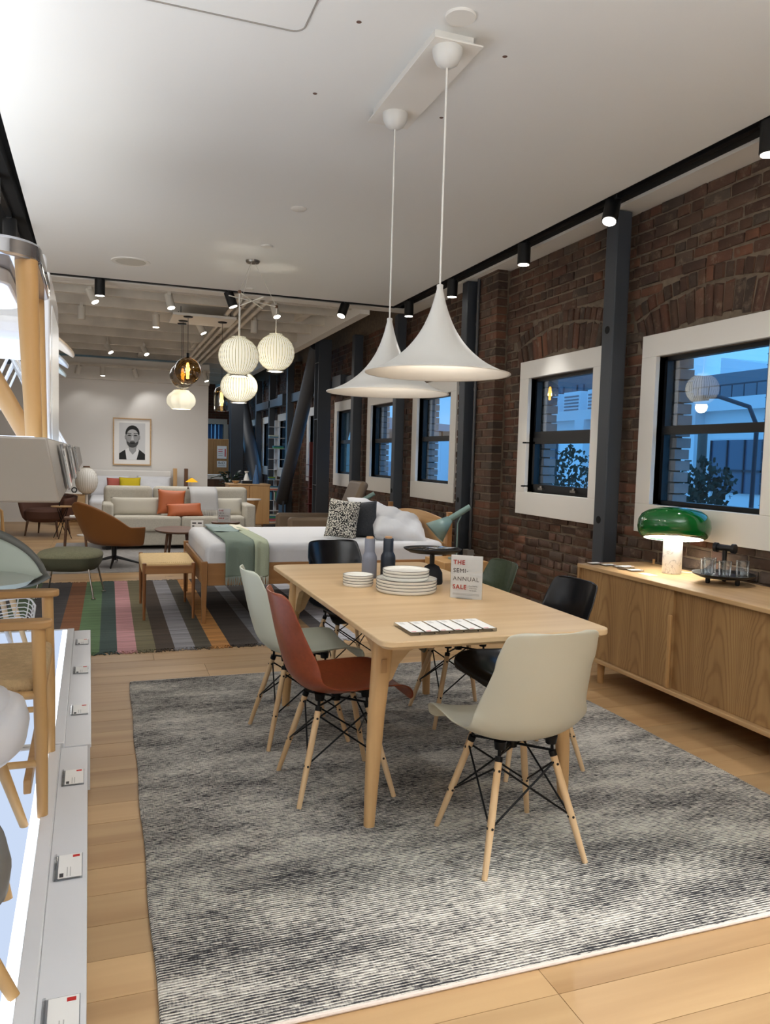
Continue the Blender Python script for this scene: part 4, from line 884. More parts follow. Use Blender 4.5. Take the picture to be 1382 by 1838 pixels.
n = noise(tc.outputs['Object'], (.5, 30, 1), 6, .8); n3 = noise(tc.outputs['Object'], (60, 200, 1), 2)
hs = t.nodes.new('ShaderNodeHueSaturation'); m2 = t.nodes.new('ShaderNodeMapRange'); m2.inputs[1].default_value = .32; m2.inputs[2].default_value = .68; m2.inputs[3].default_value = .4; m2.inputs[4].default_value = 1.65
t.links.new(n.outputs[0], m2.inputs[0]); t.links.new(m2.outputs[0], hs.inputs['Value']); t.links.new(r.outputs[0], hs.inputs['Color']); t.links.new(hs.outputs[0], p.inputs['Base Color']); p.inputs['Roughness'].default_value = .95
b = t.nodes.new('ShaderNodeBump'); b.inputs['Strength'].default_value = .6; b.inputs['Distance'].default_value = .004; t.links.new(n3.outputs[0], b.inputs['Height']); t.links.new(b.outputs[0], p.inputs['Normal'])
e = thing('area_rug', 'multicoloured striped flat-weave rug with fringed ends under the bed', 'rug', (0, 0, 0))
MB().box(-1.05, 1.76, 5.38, 8.30, 0, .008).build('weave', MATS['striped_rug'], e, smooth=0)
fm = [plain('fringe%d' % i, c, .95) for i, (x, c) in enumerate(STR)]
for yy, d in ((5.38, -1), (8.30, 1)):
    f = MB()
    for k in range(520):
        x = random.uniform(-1.05, 1.76); mi = max(i for i, (q, c) in enumerate(STR) if q <= x); L = random.uniform(.03, .075); a = random.gauss(0, .022)
        f.tube([(x, yy - d * .002, .0045), (x + a * .4, yy + d * L * .5, .0045), (x + a, yy + d * L, .003)], [.0035, .0035, .002], 4, mi)
    o = f.build('fringe', fm, e); o['kind'] = 'stuff'
# ---- bed
bed = thing('bed', 'oak bed with white mattress and low footboard behind the dining table', 'bed', (1.75, 6.86, .008))
bo = wood('bed_oak', (172, 124, 74), (138, 94, 52), 'x'); boy = wood('bed_oak_y', (172, 124, 74), (138, 94, 52), 'y'); boz = wood('bed_oak_z', (172, 124, 74), (140, 96, 54), 'z'); hbo = wood('headboard_oak', (206, 164, 108), (182, 136, 84), 'y', .8)
for y in (-.745, .745):
    b = MB(); b.add([(-1.07, y - .022, .49), (-1.02, y - .022, .49), (-1.02, y + .022, .49), (-1.07, y + .022, .49), (-1.062, y - .014, 0), (-1.03, y - .014, 0), (-1.03, y + .014, 0), (-1.062, y + .014, 0)], [(0, 1, 2, 3), (7, 6, 5, 4), (0, 4, 5, 1), (1, 5, 6, 2), (2, 6, 7, 3), (3, 7, 4, 0)]); b.build('leg', boz, bed, bevel=.004)
    MB().box(1.02, 1.065, y - .022, y + .022, 0, .885).build('leg', boz, bed, bevel=.004)
    MB().box(-1.02, 1.02, y - .012, y + .012, .30, .475).build('side_rail', bo, bed, bevel=.003)
    MB().box(-.02, .02, y * .2 - .02, y * .2 + .02, 0, .3).build('center_leg', boz, bed)
MB().box(-1.058, -1.035, -.723, .723, .30, .475).build('footboard', boy, bed, bevel=.003)
hp_ = [(-.723, .40), (.723, .40), (.723, .80)] + [(.723 - 1.446 * k / 16, .80 + .055 * math.sin(math.pi * k / 16)) for k in range(1, 16)] + [(-.723, .80)]
MB().prism(hp_, 1.035, 1.055, 'yz').build('headboard', hbo, bed, bevel=.003)
mt_ = MB(); mt_.box(-1.03, 1.02, -.735, .735, .36, .625)
mo = MB()
def mfn(u, v):
    x = -1.035 + 2.055 * u; return (x, 0, 0)
ms = MB().box(-1.032, 1.015, -.738, .738, .40, .628).build('mattress', linen, bed, bevel=.06, seg=5, smooth=80)
MB().box(-1.0, 1.0, -.70, .70, .34, .40).build('slat_base', boy, bed)
# throw blanket with two-tone halves and fringe
th = thing('throw_blanket', 'sage and dark green wool throw draped over the bed foot', 'blanket', (1.03, 6.86, .636))
def throw_strip(name, x0, x1, mt):
    path = [(-.775, -.26), (-.775, -.15), (-.772, -.06), (-.762, -.02), (-.72, .012), (-.6, .014), (-.2, .012), (.2, .013), (.55, .012)]
    def fn(u, v):
        y, z = catmull(path, v); sk = .03 * (y + .75) if y > -.72 else 0
        return (x0 + (x1 - x0) * u + sk * 0, y - (.006 * math.sin(u * 9 + 1) if z < 0 else 0), z + .004 * math.sin(u * 7 + v * 11))
    MB().grid(fn, 10, 40).build(name, mt, th, smooth=80, solid=.008, off=1)
c1, c2, c3, c4 = plain('throw_dark', (118, 132, 120), .95, bump=.6, bscale=160), plain('throw_sage', (168, 176, 152), .95, bump=.6, bscale=160), plain('throw_blue', (150, 164, 164), .95, bump=.5, bscale=160), plain('throw_cream', (222, 216, 196), .95, bump=.5, bscale=160)
throw_strip('dark_panel', -.165, .065, c1); throw_strip('sage_panel', .065, .178, c2)
for x0, x1, y0, y1, mt, nm in ((-.165, .065, .0, .40, plain('throw_mid', (138, 154, 150), .95, bump=.5, bscale=160), 'mid_panel'), (-.165, .065, .40, .70, c3, 'blue_panel'), (.065, .178, .15, .70, c4, 'cream_panel')):
    MB().grid(lambda u, v: (x0 + (x1 - x0) * u, y0 + (y1 - y0) * v, .0235 + .003 * math.sin(u * 7 + v * 6)), 6, 10).build(nm, mt, th, smooth=80, solid=.003, off=1)
fr_ = MB()
for k in range(60):
    x = -.163 + .339 * k / 59; a = random.gauss(0, .004); fr_.tube([(x, -.780, -.255), (x + a, -.786, -.29), (x + a * 2, -.782, -.325 + random.uniform(-.008, .008))], [.003, .0028, .002], 4, 0 if x < .065 else 1)
o = fr_.build('fringe', [plain('fringe_green', (150, 160, 150), .95), plain('fringe_cream', (206, 206, 188), .95)], th); o['kind'] = 'stuff'
# pillows on the bed
m, t, p = newmat('dotted'); tc = t.nodes.new('ShaderNodeTexCoord'); vo = t.nodes.new('ShaderNodeTexVoronoi'); vo.inputs['Scale'].default_value = 95; t.links.new(tc.outputs['Object'], vo.inputs['Vector'])
r = t.nodes.new('ShaderNodeValToRGB'); r.color_ramp.interpolation = 'CONSTANT'; r.color_ramp.elements[0].color = lin((226, 222, 208)); r.color_ramp.elements[1].position = .50; r.color_ramp.elements[1].color = lin((38, 36, 36)); t.links.new(vo.outputs['Distance'], r.inputs[0]); t.links.new(r.outputs[0], p.inputs['Base Color']); p.inputs['Roughness'].default_value = .9
wool_dark = plain('wool_charcoal', (62, 64, 68), .95, bump=.5, bscale=220, vary=.2, vscale=90)
q = pillow('cushion', 'black and cream dotted cushion standing on the bed', 'cushion', (1.94, 6.50, .80), (R(76), R(6), R(-24)), .285, .35, .12, MATS['dotted'], 'cushions on the oak bed', pinch=.07)
q = pillow('cushion', 'charcoal wool cushion standing behind the dotted one', 'cushion', (2.12, 6.58, .785), (R(74), R(-5), R(-26)), .33, .34, .13, wool_dark, 'cushions on the oak bed', pinch=.06)
pillow('bed_pillow', 'white crumpled pillow nearest on the oak bed', 'pillow', (2.46, 6.50, .725), (R(12), R(-15), R(76)), .68, .50, .22, linen, 'white pillows on the oak bed', .05, .16, 3)
pillow('bed_pillow', 'white pillow at the far side of the oak bed', 'pillow', (2.52, 7.22, .75), (R(16), R(-22), R(95)), .68, .46, .19, linen, 'white pillows on the oak bed', .04, .14, 5)
# reading lamps on stands
teal = plain('lamp_teal', (122, 146, 140), .4)
def reading_lamp(label, x, y, zb, s=1):
    e = thing('reading_lamp', label, 'lamp', (x, y, zb))
    MB().cyl((0, 0, 0), (0, 0, .012), .07, n=28).build('base', teal, e); MB().tube([(0, 0, .01), (.0, 0, .3), (.03, 0, .36)], .006, 8).build('stem', teal, e)
    a = Vector((.10, -.02, .44)); c = Vector((-.06, .02, .335)); d = (c - a).normalized(); mth_ = c + d * .15
    MB().cyl(a, c, .024, .027, 20).build('neck', teal, e); MB().cyl(c, c + d * .155 + Vector((0, 0, -.035)), .03, .105, 32, caps=False).build('shade', teal, e, solid=.002)
    MB().cyl(c + d * .10 + Vector((0, 0, -.025)), c + d * .11 + Vector((0, 0, -.027)), .055, n=20).build('bulb', emitter('reading_bulb', (255, 240, 215), 3) if 'reading_bulb' not in MATS else MATS['reading_bulb'], e)
ns = thing('nightstand', 'small oak nightstand at the near side of the bed', 'nightstand', (2.74, 5.83, 0))
MB().box(-.2, .2, -.2, .2, .40, .52).build('drawer_box', hbo, ns, bevel=.004); 
for x in (-.17, .17):
    for y in (-.17, .17): MB().cyl((x, y, 0), (x, y, .40), .012, .018, 12).build('leg', boz, ns)
reading_lamp('teal cone reading lamp nearest the brick wall', 2.74, 5.83, .52)
ns = thing('nightstand', 'small oak nightstand at the far side of the bed', 'nightstand', (2.62, 7.95, 0))
MB().box(-.2, .2, -.18, .18, .40, .52).build('drawer_box', hbo, ns, bevel=.004)
for x in (-.17, .17):
    for y in (-.15, .15): MB().cyl((x, y, 0), (x, y, .40), .012, .018, 12).build('leg', boz, ns)
reading_lamp('teal cone reading lamp peeking behind the charcoal cushion', 2.62, 7.95, .52)
# ---- paper-cord bench
e = thing('bench', 'woven paper-cord bench with cherry wood legs at the bed foot', 'bench', (.455, 6.69, .008))
cord_m = plain('paper_cord', (214, 184, 134), .8, bump=.8, bscale=140, vary=.08, vscale=40)
for x in (-.19, .19):
    for y in (-.36, .36): MB().cyl((x, y, 0), (x, y, .455), .011, .0165, 14).build('leg', cherry, e)
for x in (-.19, .19): MB().box(x - .014, x + .014, -.36, .36, .37, .435).build('rail', cherry_x, e, bevel=.004)
for y in (-.36, .36): MB().box(-.19, .19, y - .014, y + .014, .37, .435).build('rail', cherry_x, e, bevel=.004)
MB().prism(rrect(-.208, .208, -.345, .345, .03, 5), .372, .452).build('woven_seat', cord_m, e, bevel=.014, seg=3)
st_ = MB()
for y in (-.31, .31):
    for k in range(26): st_.obox((-.19 + .38 * k / 25, y, .4535), (.006, .004, .003))
o = st_.build('stitching', plain('stitch', (168, 130, 80), .8), e, smooth=0); o['kind'] = 'stuff'
# ---- green upholstered ottoman
e = thing('ottoman', 'olive green upholstered ottoman on thin chrome legs', 'ottoman', (-.33, 7.55, .008), R(-12))
olive = plain('olive_wool', (132, 130, 104), .95, bump=.5, bscale=240, vary=.12, vscale=70); olive_d = plain('olive_wool_shell', (88, 88, 70), .95, bump=.5, bscale=240)
def sup(rx, ry, z0, z1, prof, nn=40, pw=3.0):
    b = MB(); vs = []
    for r_, z in prof:
        for i in range(nn):
            a = 2 * math.pi * i / nn; ca, sa = math.cos(a), math.sin(a); k = (abs(ca) ** pw + abs(sa) ** pw) ** (-1 / pw); vs.append((rx * r_ * ca * k, ry * r_ * sa * k, z0 + (z1 - z0) * z))
    N = len(prof); b.add(vs, [(k * nn + i, k * nn + (i + 1) % nn, (k + 1) * nn + (i + 1) % nn, (k + 1) * nn + i) for k in range(N - 1) for i in range(nn)] + [tuple(range(nn - 1, -1, -1)), tuple(range((N - 1) * nn, N * nn))]); return b
sup(.275, .25, .24, .37, [(.55, 0), (.82, .12), (.95, .5), (1, 1)]).build('shell', olive_d, e, smooth=70); sup(.275, .25, .345, .445, [(.9, 0), (1.0, .25), (.99, .45), (.9, .72), (.6, .93), (.15, 1)]).build('seat_cushion', olive, e, smooth=80)
for x in (-.2, .2):
    for y in (-.17, .17): MB().cyl((x * 1.25, y * 1.2, .008), (x, y, .27), .008, n=10).cyl((x * 1.25, y * 1.2, 0), (x * 1.25, y * 1.2, .012), .02, n=14).build('leg', chrome, e)
# ---- grey rug of the seating area
e = thing('area_rug', 'plain grey rug under the sofa and swivel armchair', 'rug', (.6, 10.4, 0)); MB().box(-1.3, 1.5, -1.45, 1.5, 0, .008).build('pile', plain('plain_rug', (142, 138, 134), .95, bump=.6, bscale=120, vary=.15, vscale=20), e, smooth=0)
# ---- swivel bucket armchair
e = thing('lounge_chair', 'cognac brown swivel bucket armchair turned away from the camera', 'armchair', (.06, 9.52, .008), R(-52))
cognac = plain('cognac', (132, 84, 40), .5)
def bucket(u, v):
    a = (u - .5) * 2 * R(106); k = abs(u - .5) * 2       # k 0 = back centre, 1 = arm front
    ztop = .76 - .27 * min(1, k / .72) ** 1.7 - .02 * k; r_bot, r_top = .19 + .17 * k ** 3, .40 + .03 * (1 - k)
    z = .25 + (ztop - .25) * v; bul = v ** .34
    r_ = r_bot + (r_top - r_bot) * bul; lean = .10 * (1 - k) * v * v
    return (r_ * math.sin(a) * 1.0, -(r_ * math.cos(a)) * .98 - lean + .02, z)
MB().grid(bucket, 44, 16).build('shell', cognac, e, smooth=80, solid=.028, off=0, subd=1)
MB().lathe([(0, .235), (.16, .24), (.20, .26), (.30, .33), (.31, .38), (.25, .42), (0, .43)], 40).build('seat_cushion', cognac, e, smooth=60)
MB().cyl((0, 0, .06), (0, 0, .26), .026, .03, 18).build('column', black, e)
for k in range(4):
    a = R(45 + 90 * k); MB().tube([(0, 0, .10), (.10 * math.cos(a), .10 * math.sin(a), .075), (.33 * math.cos(a), .33 * math.sin(a), .012)], [.02, .016, .01], 8).build('foot', black, e)
# ---- sofa
e = thing('sofa', 'long light grey fabric sofa with loose back cushions', 'sofa', (.945, 11.42, .008))
sg = plain('sofa_grey', (184, 178, 164), .95, bump=.6, bscale=200, vary=.08, vscale=60)
w2 = 1.035
MB().box(-w2, w2, -.42, .46, .05, .25).build('base', sg, e, bevel=.02, seg=3)
for s_ in (-1, 1): MB().box(s_ * w2 - (.15 if s_ > 0 else 0), s_ * w2 + (.15 if s_ < 0 else 0), -.45, .46, .05, .62).build('arm', sg, e, bevel=.03, seg=3, smooth=60)
MB().box(-w2 + .02, w2 - .02, .30, .48, .2, .66).build('back_frame', sg, e, bevel=.03, seg=3)
for x0, x1 in ((-w2 + .15, .0), (.005, w2 - .15)): MB().box(x0, x1, -.47, .22, .245, .455).build('seat_cushion', sg, e, bevel=.04, seg=4, smooth=70)
for x0, x1 in ((-w2 + .02, -.35), (-.34, .30), (.31, w2 - .02)):
    MB().box(x0, x1, .16, .38, .46, .84).build('back_cushion', sg, e, bevel=.06, seg=4, smooth=70)
for x in (-.95, .95):
    for y in (-.38, .42): MB().box(x - .03, x + .03, y - .03, y + .03, 0, .05).build('foot', black, e)
lumb = plain('lumbar_grey', (192, 186, 172), .95, bump=.6, bscale=200)
pillow('cushion', 'long grey lumbar cushion at the left of the sofa', 'cushion', (.36, 11.32, .575), (R(76), 0, 0), .68, .26, .14, lumb, 'cushions on the grey sofa', .03)
pillow('cushion', 'long grey lumbar cushion at the right of the sofa', 'cushion', (1.53, 11.32, .575), (R(76), 0, 0), .62, .26, .14, lumb, 'cushions on the grey sofa', .03)
lea = plain('orange_leather', (182, 98, 56), .5, bump=.15, bscale=30)
pillow('cushion', 'square orange leather cushion leaning on the sofa back', 'cushion', (.83, 11.22, .645), (R(74), R(3), 0), .38, .36, .12, lea, 'cushions on the grey sofa', .07); pillow('cushion', 'oblong orange leather cushion in front of the square one', 'cushion', (1.0, 11.08, .545), (R(66), R(-3), 0), .50, .20, .12, lea, 'cushions on the grey sofa', .08)
th = thing('throw_blanket', 'light grey fringed throw folded over the sofa back', 'blanket', (1.26, 11.42, .84)); gth = plain('throw_grey', (176, 174, 172), .95, bump=.6, bscale=200)
pth = [(.10, -.02), (.03, .014), (-.10, .014), (-.20, -.01), (-.275, -.06), (-.305, -.14), (-.33, -.24), (-.35, -.30)]
MB().grid(lambda u, v: (-.19 + .38 * u + .015 * v, catmull(pth, v)[0], catmull(pth, v)[1]), 8, 24).build('cloth', gth, th, smooth=80, solid=.01, off=0)
f_ = MB()
for k in range(30): f_.cyl((-.17 + .37 * k / 29, -.352, -.295), (-.17 + .37 * k / 29 + random.gauss(0, .004), -.37, -.375), .005, .003, 4)
o = f_.build('fringe', plain('fringe_white', (226, 222, 212), .95), th); o['kind'] = 'stuff'
# ---- tables of the seating area
def round_table(name, label, loc, rx, ry, h_, mt, mz, nl=3, th_=.025, splay=.75, rz=0):
    e = thing(name, label, 'table', loc, rz)
    MB().lathe([(0, h_ - th_), (.95, h_ - th_), (1, h_ - th_ * .4), (1, h_), (0, h_)], 48, sx=rx, sy=ry).build('tabletop', mt, e, smooth=40)
    for k in range(nl):
        a = 2 * math.pi * k / nl + .5; MB().cyl((rx * splay * math.cos(a), ry * splay * math.sin(a), 0), (rx * .55 * math.cos(a), ry * .55 * math.sin(a), h_ - th_), .012, .02, 12).build('leg', mz, e)
    return e
round_table('coffee_table', 'oval walnut coffee table in front of the sofa', (.80, 9.62, .008), .28, .42, .41, walnut, walnut_z, 4)
round_table('side_table', 'small round dark table carrying the second sale sign', (1.36, 9.6, .008), .175, .175, .50, walnut, walnut_z, 3)
sale_sign('white sale sign on the small round table before the sofa', (1.335, 9.56, .508), R(-8), .152, .165)
e = thing('info_stand', 'small white information card standing on the coffee table', 'sign', (.98, 9.28, .418), R(-8)); MB().box(-.072, .072, -.003, .003, 0, .135).build('card', paper, e, smooth=0); MB().box(-.055, -.01, -.004, -.003, .095, .11).build('print_bar', ink_dark, e, smooth=0); MB().box(.01, .055, -.004, -.003, .095, .11).build('print_bar', ink_dark, e, smooth=0); MB().box(-.055, -.03, -.004, -.003, .06, .075).build('print_bar', ink_dark, e, smooth=0)
e = thing('side_table', 'round wire-legged oak side table left of the swivel chair', 'table', (-.66, 12.6, 0))
MB().lathe([(0, .475), (.15, .475), (.165, .483), (.165, .49), (0, .49)], 36).build('tabletop', oak, e)
for k in range(4):
    a = R(40 + 90 * k); MB().cyl((.10 * math.cos(a), .10 * math.sin(a), .475), (-.14 * math.cos(a + .5), -.14 * math.sin(a + .5), 0), .006, n=6).build('wire_leg', black_metal, e)
MB().tube([(-.04, 0, .49), (-.04, 0, .62), (.0, 0, .66), (.05, 0, .645)], .007, 8).build('handle', black_metal, e)
e = thing('side_table', 'small square walnut side table behind the swivel chair', 'table', (-.42, 11.1, 0)); MB().box(-.14, .14, -.14, .14, .42, .445).build('tabletop', walnut, e, bevel=.004)
for x in (-.11, .11):
    for y in (-.11, .11): MB().cyl((x * 1.25, y * 1.25, 0), (x, y, .42), .011, .016, 10).build('leg', walnut_z, e)
tag(MB().obox((0, 0, .012), (.14, .1, .024)).build('book', paper, loc=(-.42, 11.05, .445)), 'white book on the square walnut side table', 'book')
# brown armchair far left
e = thing('lounge_chair', 'brown upholstered armchair at the far left', 'armchair', (-.90, 13.1, 0), R(160)); brown_f = plain('brown_fabric', (96, 66, 54), .9, bump=.4, bscale=200)
MB().grid(lambda u, v: ((.30 + .12 * v ** .5) * math.sin((u - .5) * 2 * R(125)), -(.28 + .10 * v ** .5) * math.cos((u - .5) * 2 * R(125)), .24 + (.34 + .06 * math.cos((u - .5) * math.pi)) * v), 36, 8).build('shell', brown_f, e, smooth=80, solid=.05, off=0)
MB().lathe([(0, .22), (.27, .22), (.33, .28), (.33, .38), (.28, .42), (0, .42)], 32).build('seat_cushion', brown_f, e)
for x in (-.22, .22):
    for y in (-.2, .2): MB().cyl((x * 1.15, y * 1.15, 0), (x, y, .24), .012, .02, 10).build('leg', walnut_z, e)
# bubble floor lamp
m, t, p = newmat('bubble'); p.inputs['Base Color'].default_value = lin((236, 232, 214)); p.inputs['Roughness'].default_value = .6
tc = t.nodes.new('ShaderNodeTexCoord'); p.inputs['Emission Color'].default_value = lin((255, 246, 216)); p.inputs['Emission Strength'].default_value = .46
bub_m = m; bub_off = plain('bubble_unlit', (226, 222, 214), .6); rib_m = plain('bubble_rib', (150, 140, 112), .6)
def bubble(e, c, rx, rz, lit=True, pw=2.0, ribs=36, open_=.36, taper=0):
    pr_ = []
    for k in range(25):
        a = -math.pi / 2 + math.pi * k / 24; 
        r_ = max(rx * math.cos(a) ** (2 / pw), rx * open_ if k in (0, 24) else 0); pr_.append((max(r_ * (1 - taper * math.sin(a)), rx * open_ * .9), c[2] + rz * math.sin(a)))
    pr_ = [q for q in pr_]
    mb = MB(); mb.lathe(pr_[1:-1], 72, (c[0], c[1], 0), cap=False); b_ = mb.build('shade', bub_m if lit else bub_off, e, smooth=80)
    rb = MB()
    for i in range(ribs):
        a = 2 * math.pi * i / ribs; rb.tube([(c[0] + (r_ + .0005) * math.cos(a), c[1] + (r_ + .0005) * math.sin(a), z) for r_, z in pr_[1:-1:2]], .0022, 4, caps=False)
    o = rb.build('ribs', rib_m, b_); o['kind'] = 'stuff'
    MB().tube([(c[0] + rx * open_ * 1.02 * math.cos(q), c[1] + rx * open_ * 1.02 * math.sin(q), pr_[1][1]) for q in [2 * math.pi * i / 36 for i in range(36)]], .006, 6, closed=True).build('ring', brushed, e)
    if lit: bulb(e, (c[0], c[1], pr_[1][1] - .03), 5, .06, (1, .93, .8))
e = thing('floor_lamp', 'unlit white ribbed cocoon floor lamp left of the sofa', 'lamp', (-.33, 12.95, 0)); bubble(e, (0, 0, .865), .168, .21, False, 2.2, 30, .34, .0)
MB().cyl((0, 0, .015), (0, 0, .66), .02, n=14).build('stem', bub_off, e); MB().cyl((0, 0, 0), (0, 0, .015), .14, n=28).build('base', bub_off, e); MB().cyl((0, 0, 1.07), (0, 0, 1.095), .05, n=16).build('finial', walnut_z, e)
# ---- second bed against the portrait wall
e = thing('bed', 'white upholstered bed against the portrait wall', 'bed', (.43, 14.4, 0)); wf = plain('white_fabric', (220, 216, 210), .95, bump=.4, bscale=150)
MB().box(-.72, .69, .88, 1.0, 0, .985).build('headboard', wf, e, bevel=.02, seg=3); MB().box(-.74, .70, -1.1, .88, .12, .30).build('frame', wf, e, bevel=.02); MB().box(-.74, .70, -1.08, .88, .30, .54).build('mattress', linen, e, bevel=.06, seg=4, smooth=70)
MB().tube([(-.742, -1.06, .42), (-.742, .85, .42)], .008, 6).build('piping', black, e)
for x in (-.66, .62):
    for y in (-1.0, .9): MB().box(x - .03, x + .03, y - .03, y + .03, 0, .12).build('foot', black, e)
pillow('bed_pillow', 'white pillow at the left of the far white bed', 'pillow', (.02, 15.1, .70), (R(62), 0, 0), .66, .42, .17, linen, 'white pillows on the far bed', .04, .05, 8); pillow('bed_pillow', 'white pillow at the right of the far white bed', 'pillow', (.80, 15.1, .70), (R(62), 0, 0), .62, .42, .17, linen, 'white pillows on the far bed', .04, .05, 9)
pillow('cushion', 'dusty red cushion on the far white bed', 'cushion', (.14, 14.86, .70), (R(70), 0, 0), .36, .33, .12, plain('red_cushion', (168, 88, 76), .9), 'cushions on the far bed', .06); pillow('cushion', 'mustard yellow cushion on the far white bed', 'cushion', (.36, 14.72, .70), (R(74), 0, 0), .38, .36, .13, plain('yellow_cushion', (190, 166, 28), .9), 'cushions on the far bed', .07)
for x, mt, lb in ((1.195, oak_z, 'light oak upright post beside the far white bed'), (1.40, walnut_z, 'dark walnut upright post beside the yellow lamp')):
    e = thing('display_post', lb, 'post', (x, 15.3, 0)); MB().box(-.035, .035, -.04, .04, .02, 1.04).build('upright', mt, e, bevel=.004); MB().box(-.06, .06, -.07, .07, 0, .02).build('foot_plate', mt, e)
e = thing('table_lamp', 'small yellow cone lamp behind the grey sofa', 'lamp', (1.47, 14.9, .60)); MB().lathe([(.115, .20), (.02, .27), (0, .275)], 28, cap=False).build('shade', emitter('yellow_shade', (250, 186, 48), .95), e, solid=.002); MB().cyl((0, 0, .015), (0, 0, .22), .008, n=10).build('stem', white_trim, e); MB().cyl((0, 0, 0), (0, 0, .015), .06, n=20).build('base', white_trim, e)
e = thing('nightstand', 'low white nightstand carrying the yellow lamp', 'nightstand', (1.47, 14.9, 0)); MB().box(-.2, .2, -.2, .2, .4, .6).build('drawer_box', white_paint, e, bevel=.004)
for x in (-.17, .17):
    for y in (-.17, .17): MB().cyl((x, y, 0), (x, y, .4), .012, n=8).build('leg', oak_z, e)
e = thing('nightstand', 'oak nightstand left of the far white bed', 'nightstand', (-.62, 14.9, 0)); MB().box(-.26, .24, -.2, .2, .08, .56).build('body', oak_side, e, bevel=.004); MB().box(-.24, .22, -.215, -.2, .34, .53).build('drawer', oak, e, bevel=.002); MB().box(-.24, .22, -.215, -.2, .12, .32).build('drawer', oak, e, bevel=.002); MB().box(-.26, .24, -.2, .2, .56, .58).build('top', white_paint, e); MB().box(-.24, .22, -.18, .18, 0, .08).build('foot_base', oak, e)
e = thing('alarm_clock', 'round black clock on the oak nightstand', 'clock', (-.58, 14.76, .58)); MB().cyl((0, 0, .05), (0, .03, .05), .05, n=24).build('case', black, e); MB().cyl((0, -.002, .05), (0, 0, .05), .03, n=20).build('face', ink_grey, e); MB().box(-.03, .03, 0, .03, 0, .01).build('foot', black, e)
# ---- framed portrait (generic print)
e = thing('framed_portrait', 'oak framed black and white portrait photo on the white wall', 'picture', (.415, 15.5, 1.08))
fo_ = MB(); W2, HH = .345, .89
for q in ((-W2, W2, HH - .022, HH), (-W2, W2, 0, .022), (-W2, -W2 + .022, .022, HH - .022), (W2 - .022, W2, .022, HH - .022)): MB().box(q[0], q[1], -.04, 0, q[2], q[3]).build('frame_bar', oak, e, smooth=0)
MB().box(-W2 + .02, W2 - .02, -.02, -.005, .02, HH - .02).build('mat_board', paper, e, smooth=0)
ph = MB().box(-.235, .235, -.023, -.02, .105, .80).build('photo_print', plain('photo_grey', (206, 206, 206), .6), e, smooth=0)
def flat(name, pts, mt, y): MB().prism(pts, y, y - .0012, 'xz').build(name, mt, ph, smooth=0)
skin = plain('print_midgrey', (152, 152, 152), .6); pk = plain('print_black', (18, 18, 18), .6); pd = plain('print_dark', (62, 62, 62), .6); plt = plain('print_light', (226, 226, 226), .6)
el = lambda cx, cz, rx, rz, a0=0, a1=360, n_=24: [(cx + rx * math.cos(R(a0 + (a1 - a0) * k / n_)), cz + rz * math.sin(R(a0 + (a1 - a0) * k / n_))) for k in range(n_ + (0 if a1 - a0 == 360 else 1))]
flat('jacket', [(-.235, .106), (-.235, .22), (-.13, .29), (-.03, .33), (.05, .33), (.14, .29), (.235, .215), (.235, .106)], pk, -.0232); flat('shirt', [(-.10, .106), (-.125, .29), (-.07, .33), (.08, .33), (.125, .285), (.08, .106)], plt, -.0246); flat('neck', [(-.075, .39), (.085, .39), (.07, .27), (.01, .20), (-.05, .27)], skin, -.026)
flat('head', el(.005, .54, .118, .20), skin, -.0274); flat('hair', el(.005, .60, .128, .155, -8, 188), pk, -.0288); flat('forehead', el(.005, .575, .102, .105, 0, 180), plain('print_skin_light', (182, 182, 182), .6), -.0302)
flat('beard', [(-.11, .53)] + el(.005, .45, .107, .115, 180, 360) + [(.12, .53), (.098, .45), (.06, .425), (.04, .452), (.005, .456), (-.03, .452), (-.05, .425), (-.088, .45)], pd, -.0302); flat('mouth', el(.005, .415, .045, .012), pk, -.0316)
for s_ in (-1, 1): flat('eye', el(.005 + s_ * .055, .565, .032, .013), pk, -.0316); flat('eyebrow', [(.005 + s_ * .02, .592), (.005 + s_ * .10, .60), (.005 + s_ * .10, .612), (.005 + s_ * .02, .606)], pk, -.0316); flat('ear', el(.005 + s_ * .124, .53, .018, .045), skin, -.0288)
flat('nose', [(-.022, .475), (.03, .475), (.018, .56), (-.006, .56)], plain('print_nose', (196, 196, 196), .6), -.0316)
# ---- far right: cabinet with vases, plant, tower shelves, wardrobe
e = thing('cabinet', 'light oak cabinet with vases behind the sofa', 'cabinet', (2.34, 13.85, 0)); MB().box(-.36, .36, -.24, .24, .10, .80).build('body', oak_side, e, bevel=.003); MB().box(-.37, .37, -.25, .25, .80, .825).build('top', oak, e, bevel=.003)
for x in (-.18, .18): 
    d_ = MB().box(x - .172, x + .172, -.252, -.24, .12, .79).build('door', oak_z, e, bevel=.002); MB().cyl((x * .2, -.252, .5), (x * .2, -.27, .5), .01, n=10).build('knob', black, d_)
for x in (-.32, .32):
    for y in (-.2, .2): MB().cyl((x, y, 0), (x, y, .10), .018, n=10).build('leg', oak_z, e)
CZ = .825
tag(MB().lathe([(0, 0), (.03, 0), (.07, .045), (.075, .05), (.066, .048), (.028, .008), (0, .008)], 24).build('bowl', oak, loc=(2.12, 13.78, CZ)), 'small wooden bowl on the oak cabinet', 'bowl')
e = thing('tray', 'black tray beside the vases on the cabinet', 'tray', (2.32, 13.80, CZ)); MB().box(-.09, .09, -.07, .07, 0, .012).build('base', black, e); 
for q in ((-.09, .09, -.07, -.06), (-.09, .09, .06, .07), (-.09, -.08, -.06, .06), (.08, .09, -.06, .06)): MB().box(*q, .012, .05).build('rim', black, e)
tag(MB().lathe([(0, 0), (.10, 0), (.10, .05), (0, .05)], 28).build('plinth_box', white_paint, loc=(2.34, 13.96, CZ)), 'round white box under the white vase', 'box')
